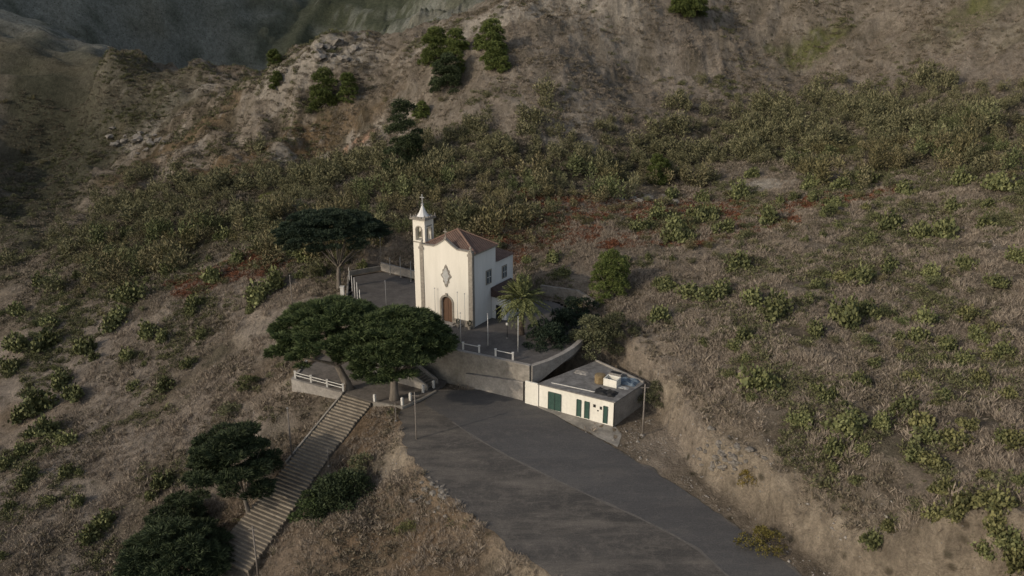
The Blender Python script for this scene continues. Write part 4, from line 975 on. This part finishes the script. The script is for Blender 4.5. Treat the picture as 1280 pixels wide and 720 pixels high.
for m_ in PEARY: m_.materials.append(M['pearyellow'])
placed = []
def put(name, me, p, s_, label, cat, group, zs=1.0, rs=random):
    o = bpy.data.objects.new(name, me); COL.objects.link(o)
    o.location = (p[0], p[1], float(hz(p[0], p[1])[0])-.08); o.rotation_euler = (0, 0, rs.uniform(0, 6.283)); o.scale = (s_*rs.uniform(.85,1.15), s_*rs.uniform(.85,1.15), s_*zs*rs.uniform(.85,1.1))
    tag(o, label, cat, group); placed.append((p[0], p[1], 2.0*s_)); return o
random.seed(21)
pearlist = [ # u, v, width px
 (952,494,64),(1060,546,60),(975,545,0),(930,432,40),(965,400,56),(1060,412,60),(1020,425,40),(860,375,46),(890,378,44),(835,368,38),(925,340,40),(960,282,40),(905,295,36),(850,305,44),(1000,478,0),
 (1075,485,36),(1020,495,34),(1130,520,50),(1170,590,46),(1185,620,46),(1165,560,46),(1090,690,44),(1110,668,34),(1240,700,60),(1262,688,50),(1190,660,40),(1160,410,40),(1185,440,36),(1210,400,36),(1240,420,30),(1110,290,50),(1150,300,46),(1075,355,44),(1110,345,40),
 (1190,270,30),(1230,290,34),(1265,330,34),(1205,340,34),(1245,360,30),(1165,350,30),(1225,480,34),(1260,500,36),(1215,540,34),(1255,560,40),(1230,600,36),(1275,610,36),(1050,240,34),(1085,230,30),(1130,245,30),(1010,240,30),(820,405,36),(880,435,24),(915,440,26),(1010,380,24),(1095,460,30),(950,545,0),
 (1140,480,36),(1180,500,30),(880,255,30),(840,250,28),(800,290,30),(780,330,24),(940,225,28),
 (245,385,36),(172,380,50),(150,378,30),(320,380,50),(345,360,40),(240,395,24),(140,418,46),(185,425,40),(110,445,46),(160,450,30),(205,430,30),(235,460,24),(165,490,26),(205,490,36),(45,520,60),(60,545,50),(25,530,40),(20,440,50),(10,470,40),(60,410,30),(75,490,40),(30,570,30),(100,635,34),(130,660,44),(115,680,40),(60,632,24),(205,610,44),(190,625,30),(15,640,30),
 (300,330,30),(265,355,40),(215,345,30),(175,350,30),(50,360,30),(25,395,30),(280,300,30),(240,300,30),(200,290,30),(160,300,30),(300,270,26),(380,330,34),(400,345,24),(365,325,24),(430,330,22),(455,338,20),(690,330,26),(705,345,24),(660,330,20),(720,385,24),(340,465,0),(1150,540,56),(1195,560,50),(1140,575,40),(1210,640,56),(1170,655,44),(1245,640,60),(1270,560,44),(1230,700,50),(1255,450,44),(1200,460,40),(1100,540,40),(1270,715,60),(1150,430,44),(1225,430,36),(1085,400,40),(940,380,44),(905,370,40),(880,280,40),(820,275,36),(925,250,34),(1180,300,50),(1245,240,44),(1200,235,40),(845,290,34),(60,440,50),(90,500,46),(40,600,40),(80,560,40),(150,400,40),(1040,590,24),(1070,610,24)]
gl = 'prickly pear clumps on the dry slopes'
def region(u, v):
    if u > 1180: return 'right margin of the picture'
    if u > 960: return 'broad right slope above the road' if v > 300 else 'upper right slope under the shrub belt'
    if u > 780: return 'slope above the low building' if v > 320 else 'reddish slope behind the church'
    if u > 600: return 'shady slope right of the church'
    if u > 350: return 'slope beside the church yard'
    return 'left slope above the bare patches' if v < 350 else 'left slope between the bare patches' if v < 470 else 'lower left slope'
sizew = lambda w_: 'large spreading' if w_ > 48 else 'broad' if w_ > 38 else 'medium' if w_ > 28 else 'small'
for u, v, w_ in pearlist:
    if not w_: continue
    p = hit(u, v-w_*.08); s_ = w_*(p[1]/CP/F)/5.0*1.3
    yel = u > 1100 and v > 380 and random.random() < .5
    put('prickly_pear', random.choice(PEARY if yel else PEAR), p, s_, f"{sizew(w_)} {'yellowish ' if yel else ''}green prickly pear clump on the {region(u, v)}", 'cactus', gl, .95)
# looser, smaller ones around the big clumps
cnt = 0
PZ = [hpoly([(790,300),(960,240),(1279,230),(1279,715),(1100,715),(1000,600),(930,520),(860,430)]), hpoly([(0,350),(200,330),(340,320),(400,350),(330,400),(200,470),(100,600),(170,715),(0,715)])]
while cnt < 120:
    zi = 0 if random.random() < .66 else 1; pl = PZ[zi]; X0, Y0 = np.min(pl, 0); X1, Y1 = np.max(pl, 0)
    x, y = random.uniform(X0, X1), random.uniform(Y0, Y1)
    if sdist(pl, x, y) > 0 or fbm(x, y, 16, 3, 91) < .02 or min(sdist(DIRTPAD, x, y), sdist(LOT, x, y)) < 5: continue
    if any((x-q[0])**2+(y-q[1])**2 < (q[2]*.7)**2 for q in placed): continue
    u, v, d = proj(x, y, float(hz(x, y)[0])); s_ = random.choice((.3,.4,.5,.65,.85))
    yel = u > 1050 and random.random() < .4
    put('prickly_pear', random.choice(PEARY if yel else PEAR), (x, y), s_, f"{'tiny' if s_ < .4 else 'small'} {'yellowish ' if yel else ''}green prickly pear clump on the {region(u, v)}", 'cactus', gl); cnt += 1

# ------------------------------------------------------------------ grey olive shrub belt
def bush_arrays(seed, n=620, r=1.7, h=3.6):
    rs = np.random.default_rng(seed); k = 7; cs = [(rs.normal()*r*.45, rs.normal()*r*.45, h*rs.uniform(.55, .95)) for _ in range(k)]
    C = []; D = []
    for i in range(n):
        c_ = cs[rs.integers(k)]; d = rs.normal(size=3); d /= np.linalg.norm(d); q = rs.random()**.4
        zc = c_[2]*.55
        p = np.array([c_[0]+d[0]*.62*q*r*.75, c_[1]+d[1]*.62*q*r*.75, zc+d[2]*zc*q])
        C.append(p); D.append(d*np.array([.8,.8,.3])+np.array([0,0,.7])+rs.normal(size=3)*.3)
    C = np.array(C); C[:, 2] = np.maximum(C[:, 2], .05)
    n = len(C); D = norm(np.array(D)); S = norm(np.cross(D, rs.normal(size=(n,3)))); L = rs.uniform(.28,.58,n)[:,None]; W = rs.uniform(.1,.18,n)[:,None]
    return np.stack([C-D*L*.5, C+S*W*.5, C+D*L*.5, C-S*W*.5], 1).reshape(-1, 3), np.arange(4*n).reshape(-1, 4)
BA = [bush_arrays(200+i) for i in range(7)]
BUSH = []
for V, Fq in BA:
    m_ = npmesh('shrub_foliage', V, Fq); m_.materials.append(M['beltleaf']); BUSH.append(m_)
pts = []
X0, Y0 = np.min(BELT, 0); X1, Y1 = np.max(BELT, 0)
rs = np.random.default_rng(77)
cand = np.c_[rs.uniform(X0-14, X1+10, 12000), rs.uniform(Y0-12, Y1+12, 12000)]
sb = sdist(BELT, cand[:, 0], cand[:, 1])+fbm(cand[:, 0], cand[:, 1], 14, 4, 51)*15+rs.exponential(3.0, len(cand))*-1.0+2
gaps = fbm(cand[:, 0], cand[:, 1], 18, 3, 93)
cand = cand[(sb < 0) & (gaps+.25*rs.normal(size=len(cand)) > -.12) & (sdist(PLAZA, cand[:, 0], cand[:, 1]) > 4)]
grid = {}
for x, y in cand:
    k = (int(x//2.6), int(y//2.6)); near = False
    for a in (-1, 0, 1):
        for b_ in (-1, 0, 1):
            for q in grid.get((k[0]+a, k[1]+b_), ()):
                if (q[0]-x)**2+(q[1]-y)**2 < 2.6**2: near = True
    if not near: grid.setdefault(k, []).append((x, y)); pts.append((x, y))
def isclear(x, y): return sdist(PLAZA, x, y) > 1.5
pts = [p for p in pts if (p[0]+6)**2+(p[1]-120)**2 > 15**2]
pts.sort(key=lambda p: p[1])
vis = []
for x, y in pts:
    u, v, d = proj(x, y, float(hz(x, y)[0])+1.5)
    if -30 < u < 1310 and -20 < v < 740: vis.append((x, y, u, v))
def breg(u, v):
    if u < 250: return 'far left end of the shrub belt'
    if u < 420: return 'shrub belt left of the umbrella tree'
    if u < 560: return 'shrub belt behind the bell tower'
    if u < 720: return 'shrub belt above the church roof'
    if u < 900: return 'middle of the shrub belt right of the church'
    if u < 1080: return 'right half of the shrub belt'
    return 'shrub belt at the right edge of the picture'
random.seed(5)
for x, y, u, v in vis[:295]:
    s_ = random.uniform(.85, 1.3)*(1.45 if fbm(x, y, 12, 2, 99) > .05 else .85)
    put('shrub', random.choice(BUSH), (x, y), s_, f"{'tall' if s_ > 1.15 else 'low'} grey olive shrub in the {breg(u, v)}", 'shrub', 'grey olive shrubs of the hillside belt', random.uniform(.75, 1.15))
rest = vis[295:]
def stuff(name, items, arrays, mat, k=4, label=None, cat=None, zoff=-.05):
    Vs = []; Fs = []; o_ = 0
    P = np.array([(i[0], i[1]) for i in items]); Z = hz(P[:, 0], P[:, 1])
    which = rs.integers(len(arrays), size=len(items)); S = np.array([i[2] for i in items]); T = rs.uniform(0, 6.283, len(items)); ZS = np.array([i[3] for i in items])
    for w_ in range(len(arrays)):
        m_ = which == w_
        if not m_.any(): continue
        V, Fq = arrays[w_]; c_, s_ = np.cos(T[m_]), np.sin(T[m_])
        X = (V[None, :, 0]*c_[:, None]-V[None, :, 1]*s_[:, None])*S[m_][:, None]+P[m_][:, 0:1]
        Y = (V[None, :, 0]*s_[:, None]+V[None, :, 1]*c_[:, None])*S[m_][:, None]+P[m_][:, 1:2]
        Zz = V[None, :, 2]*(S[m_]*ZS[m_])[:, None]+Z[m_][:, None]+zoff
        VV = np.stack([X, Y, Zz], -1).reshape(-1, 3); nn = m_.sum()
        FF = (Fq[None]+(np.arange(nn)*len(V))[:, None, None]).reshape(-1, k)
        Vs.append(VV); Fs.append(FF+o_); o_ += len(VV)
    o = link(name, npmesh(name, np.concatenate(Vs), np.concatenate(Fs), k), mat); tag(o, label, cat, None, 'stuff'); return o
if rest: stuff('shrub_thicket', [(x, y, random.uniform(.85,1.35)*(1.45 if fbm(x, y, 12, 2, 99) > .05 else .85), random.uniform(.7,1.1)) for x, y, u, v in rest], BA, M['beltleaf'], 4, 'mass of grey olive shrubs filling the rest of the hillside belt', 'shrubs')
print('bushes', len(vis))

# scattered olive bushes on the open slopes
random.seed(61); n_ = 0
OZ = [hpoly([(800,225),(1000,210),(1279,215),(1279,715),(1180,715),(1080,560),(1000,330),(820,330)]), hpoly([(620,300),(800,250),(960,250),(930,330),(720,340)]), hpoly([(0,330),(200,300),(400,300),(420,340),(330,380),(180,400),(0,430)]), hpoly([(250,60),(500,60),(700,20),(620,140),(420,190),(200,220),(150,180)]), hpoly([(0,90),(130,110),(120,260),(0,330)])]
OL = ['open right slope above the road','shady slope above the church','left slope below the shrub belt','upper slope under the ridge','dark upper left slope']
while n_ < 260:
    zi = random.choice((0,0,0,1,2,2,3,3,4)); pl = OZ[zi]; X0, Y0 = np.min(pl, 0); X1, Y1 = np.max(pl, 0); x, y = random.uniform(X0, X1), random.uniform(Y0, Y1)
    if sdist(pl, x, y) > 0 or sdist(PLAZA, x, y) < 2 or fbm(x, y, 15, 3, 97) < -.02: continue
    s_ = random.uniform(.35, .8)*(1.3 if zi >= 3 else 1)
    put('olive_bush', random.choice(BUSH), (x, y), s_, f"{'small' if s_ > .55 else 'tiny'} olive brown bush on the {OL[zi]}", 'bush', 'olive brown bushes scattered on the open slopes', random.uniform(.5, .8)); n_ += 1
bushy('laurel_tree', 725,400, 4.2, 3.0, 'dark shaded tree at the foot of the slope right of the plaza', M['darkleaf'], 26, .4,.16, 22, 1.2)
bushy('olive_tree', 770,425, 4.0, 3.0, 'rounded olive tree behind the middle of the low building', M['bushleaf'], 27, .4,.14, 22, 1.2)

# ------------------------------------------------------------------ low scrub, dry grass, red ground plants, stones
def small_arrays(seed, n, r, h, L, W, up):
    rs = np.random.default_rng(seed); d = rs.normal(size=(n,3)); d /= np.linalg.norm(d, axis=1)[:, None]; d[:, 2] = np.abs(d[:, 2])
    C = d*np.array([r, r, h])*(rs.random(n)**.5)[:, None]; D = norm(d*np.array([1,1,.4])+np.array([0,0,up])+rs.normal(size=(n,3))*.3)
    S = norm(np.cross(D, rs.normal(size=(n,3)))); l = (L*rs.uniform(.6,1.3,n))[:, None]; w_ = (W*rs.uniform(.6,1.3,n))[:, None]
    return np.stack([C-D*l*.5, C+S*w_*.5, C+D*l*.5, C-S*w_*.5], 1).reshape(-1, 3), np.arange(4*n).reshape(-1, 4)
def scatter(n, x0, x1, y0, y1, keep):
    P = np.c_[rs.uniform(x0, x1, n), rs.uniform(y0, y1, n)]
    z = hz(P[:, 0], P[:, 1]); dy = P[:, 1]; dz = z-CZ; dep = dy*CP-dz*SP
    u = 640+F*P[:, 0]/dep; v = 360-F*(dy*SP+dz*CP)/dep
    m_ = (u > -120) & (u < 1400) & (v > -80) & (v < 860)
    m_ &= (sdist(PLAZA, P[:, 0], P[:, 1]) > .8) & (sdist(LOT, P[:, 0], P[:, 1])+fbm(P[:, 0], P[:, 1], 2, 2, 64)*1.6 > .1) & (sdist(TERR, P[:, 0], P[:, 1]) > .8)
    rx = (P[:, 0]-STAIR_TOP[0])*SDIR[0]+(P[:, 1]-STAIR_TOP[1])*SDIR[1]; lx = np.abs((P[:, 0]-STAIR_TOP[0])*AX[0]+(P[:, 1]-STAIR_TOP[1])*AX[1])
    m_ &= ~((rx > -.5) & (rx < 26) & (lx < SW/2+.8))
    m_ &= sdist(PATH, P[:, 0], P[:, 1]) > .3
    bp = [FL, FR, BR, BL]; m_ &= sdist([tuple(q) for q in bp], P[:, 0], P[:, 1]) > .8
    P = P[m_]; return P[keep(P[:, 0], P[:, 1])]
DP = lambda x, y: np.minimum(sdist(DIRTPAD, x, y), 99)
gt = [small_arrays(300+i, 16, .34, .38, .5, .042, .8) for i in range(8)]
g1 = scatter(150000, -75, 85, 45, 150, lambda x, y: ((x > -24) | (rng.random(len(x)) < .55)) & (DP(x, y)+fbm(x, y, 3, 3, 62)*4+rng.exponential(1.0, len(x)) > 3.8) & (fbm(x, y, 7, 3, 61)+.28*(rng.random(len(x))-.5) > -.12))
g2 = scatter(70000, -140, 190, 150, 245, lambda x, y: fbm(x, y, 9, 3, 61)+.3*(rng.random(len(x))-.5) > .0)
gn = fbm(g1[:, 0], g1[:, 1], 4, 3, 73)
gi = [(x, y, random.uniform(.6, 1.3)*(1.6 if k_ > .12 else 1), random.uniform(.8,1.3)) for (x, y), k_ in zip(g1, gn)]+[(x, y, random.uniform(1.0, 1.8), .9) for x, y in g2]
stuff('dry_grass', gi, gt, M['grass'], 4, 'dry straw coloured grass tufts covering the slopes', 'grass')
sc = [small_arrays(320+i, 34, .6, .5, .32, .13, .5) for i in range(6)]
s1 = scatter(60000, -80, 95, 45, 165, lambda x, y: (DP(x, y) > 2) & (fbm(x, y, 12, 4, 63)+.5*(rng.random(len(x))-.5) > .2))
s2 = scatter(62000, -210, 210, 150, 350, lambda x, y: (fbm(x, y, 16, 4, 65)+.5*(rng.random(len(x))-.5)+.25*(x < -40)*(y > 170) > .1))
si = [(x, y, random.uniform(.5, 1.3), random.uniform(.7,1.2)) for x, y in s1]+[(x, y, random.uniform(.8, 2.0), .8) for x, y in s2]
stuff('low_scrub', si, sc, M['scrub'], 4, 'low brown and olive scrub dotted over the slopes', 'scrub')
gs = [small_arrays(340+i, 70, .85, .8, .34, .14, .5) for i in range(6)]
def greenmask(x, y):
    near = np.zeros(len(x))
    for q in placed: near = np.maximum(near, np.exp(-((x-q[0])**2+(y-q[1])**2)/(2*(q[2]*1.1)**2)))
    zone = .1*(x < -30)*(y < 170)+np.clip((x-y*.25)/40, 0, .22)*(y < 170)+.22*(x < -60)*(y > 150)-.3*sstep(6, -2, sdist(BELT, x, y))
    return (DP(x, y) > 3)&(fbm(x, y, 13, 4, 67)+.45*(rng.random(len(x))-.5)+.33*near+zone > .42)
q1 = scatter(42000, -100, 100, 45, 175, greenmask)
q2 = scatter(26000, -200, 120, 175, 340, lambda x, y: fbm(x, y, 18, 4, 69)+.45*(rng.random(len(x))-.5)+.3*(x < -50) > .34)
stuff('green_scrub', [(x, y, random.uniform(.5, 1.3), random.uniform(.6,1.1)) for x, y in q1]+[(x, y, random.uniform(.7, 1.7), .8) for x, y in q2], gs, M['greenscrub'], 4, 'ragged low green scrub growing between the bigger clumps', 'scrub')
print('green', len(q1), len(q2))
def inred(x, y):
    m_ = np.zeros(len(x), bool)
    for r_ in RED: m_ |= bl(x, y, r_)+fbm(x, y, 6, 3, 55)*.9 < 1.05
    return m_
r1 = scatter(70000, -80, 110, 120, 190, inred)
stuff('red_ground_cover', [(x, y, random.uniform(.5, 1.2), .7) for x, y in r1], sc, M['redscrub'], 4, 'rust red ground plants spread over the slope behind the church', 'ground cover')
print('grass', len(gi), 'scrub', len(si), 'red', len(r1))
# stones
def pebble_arrays(seed):
    r_ = np.random.default_rng(seed); V = np.array([[1,0,0],[0,1,0],[-1,0,0],[0,-1,0],[0,0,.7],[0,0,-.6]], float)*r_.uniform(.6, 1.3, (6, 1))+r_.normal(size=(6, 3))*.15
    return V, np.array([[0,1,4],[1,2,4],[2,3,4],[3,0,4],[1,0,5],[2,1,5],[3,2,5],[0,3,5]])
pb = scatter(90000, -75, 85, 45, 150, lambda x, y: ((DP(x, y) < 7) & (fbm(x, y, 3, 3, 83)+.5*(rng.random(len(x))-.5) > .1)) | (fbm(x, y, 6, 4, 85)+.3*(rng.random(len(x))-.5) > .33))
stuff('loose_stones', [(x, y, random.uniform(.05, .13)*(2.2 if random.random() < .06 else 1), 1) for x, y in pb], [pebble_arrays(i) for i in range(5)], surf('pale loose stone', (.2,.18,.155), (.36,.33,.29), .8, .95, .2, .02), 3, 'loose pale stones strewn over the banks and bare slopes', 'stones', .0)
print('stones', len(pb))
def rock_mesh(seed):
    rs_ = random.Random(seed); import bmesh
    bm = bmesh.new(); bmesh.ops.create_icosphere(bm, subdivisions=2, radius=1)
    for v in bm.verts:
        n_ = float(vn(np.array([v.co.x*1.7+seed]), np.array([v.co.y*1.7+v.co.z*2.1]), seed)[0]); v.co *= 1+n_*.55+rs_.uniform(-.06,.06); v.co.z *= .65
    me = bpy.data.meshes.new('rock'); bm.to_mesh(me); bm.free(); me.materials.append(M['rock']); return me
RK = [rock_mesh(i) for i in range(5)]
random.seed(31)
for u0, v0, su, sv, n, s0, s1_, lab, grp in [(548,612,34,26,60,.12,.42,'rough rock in the rubble along the left edge of the gravel lot','rubble along the gravel lot edge'),
        (905,580,36,30,50,.12,.5,'rough rock fallen at the foot of the cut bank','rocks at the foot of the cut bank'),
        (1100,250,30,20,0,.3,.9,'',''),(170,175,40,15,20,.7,2.0,'pale outcrop rock on the upper left ridge','outcrop rocks on the upper left ridge'),(405,62,30,12,14,.8,2.4,'pale rock on the bare crest at the top of the ridge','rocks on the pale crest'),
        (800,250,40,6,16,.4,1.2,'pale rock showing in the reddish slope behind the church','rocks in the reddish slope'),(270,600,30,12,8,.2,.5,'rough stone on the slope above the lower cypress','stones left of the long steps')]:
    for i in range(n):
        u, v = random.gauss(u0, su*.5), random.gauss(v0, sv*.5); p = hit(u, v)
        if sdist(LOT, p[0], p[1]) < -.6: continue
        o = bpy.data.objects.new('rock', random.choice(RK)); COL.objects.link(o); s_ = random.uniform(s0, s1_)
        o.location = (p[0], p[1], p[2]+s_*.1); o.scale = (s_, s_*random.uniform(.7,1.2), s_*random.uniform(.6,1)); o.rotation_euler = (random.uniform(-.4,.4), random.uniform(-.4,.4), random.uniform(0,6.28))
        tag(o, lab, 'rock', grp)

# ------------------------------------------------------------------ light, sky, camera
az = math.atan2(-.86, -.51); EL = R(25)
sd3 = Vector((math.cos(az)*math.cos(EL), math.sin(az)*math.cos(EL), math.sin(EL)))
lg = bpy.data.lights.new('sun', 'SUN'); lg.energy = 1.9; lg.angle = R(.6); lg.color = (1, .86, .69)
lo = bpy.data.objects.new('sun', lg); COL.objects.link(lo); lo.rotation_euler = sd3.to_track_quat('Z', 'Y').to_euler(); lo.location = sd3*300
# direction fixed: the sun stands behind and left of the camera
sd3 = Vector((-.86*math.cos(EL), -.51*math.cos(EL), math.sin(EL))); lo.rotation_euler = sd3.to_track_quat('Z', 'Y').to_euler()
wd = bpy.data.worlds.new('World'); scene.world = wd; wd.use_nodes = True
nt = wd.node_tree; sk = nt.nodes.new('ShaderNodeTexSky'); sk.sky_type = 'NISHITA'; sk.sun_disc = False
sk.sun_elevation = EL; sk.sun_rotation = math.atan2(-.86, -.51) % (2*math.pi); sk.altitude = 100; sk.dust_density = 2.0
bg = nt.nodes['Background']; hs = nt.nodes.new('ShaderNodeHueSaturation'); hs.inputs['Saturation'].default_value = .6; nt.links.new(sk.outputs[0], hs.inputs['Color']); nt.links.new(hs.outputs[0], bg.inputs[0]); bg.inputs[1].default_value = .145
cam = bpy.data.cameras.new('camera'); co = bpy.data.objects.new('camera', cam); COL.objects.link(co)
co.location = (0, 0, CZ); co.rotation_euler = (R(90)-PIT, 0, 0); cam.sensor_width = 36; cam.lens = 36*F/1280; cam.clip_end = 9000; cam.clip_start = .5
scene.camera = co
scene.view_settings.view_transform = 'Standard'; scene.view_settings.look = 'None'; scene.view_settings.exposure = 0; scene.view_settings.gamma = 1
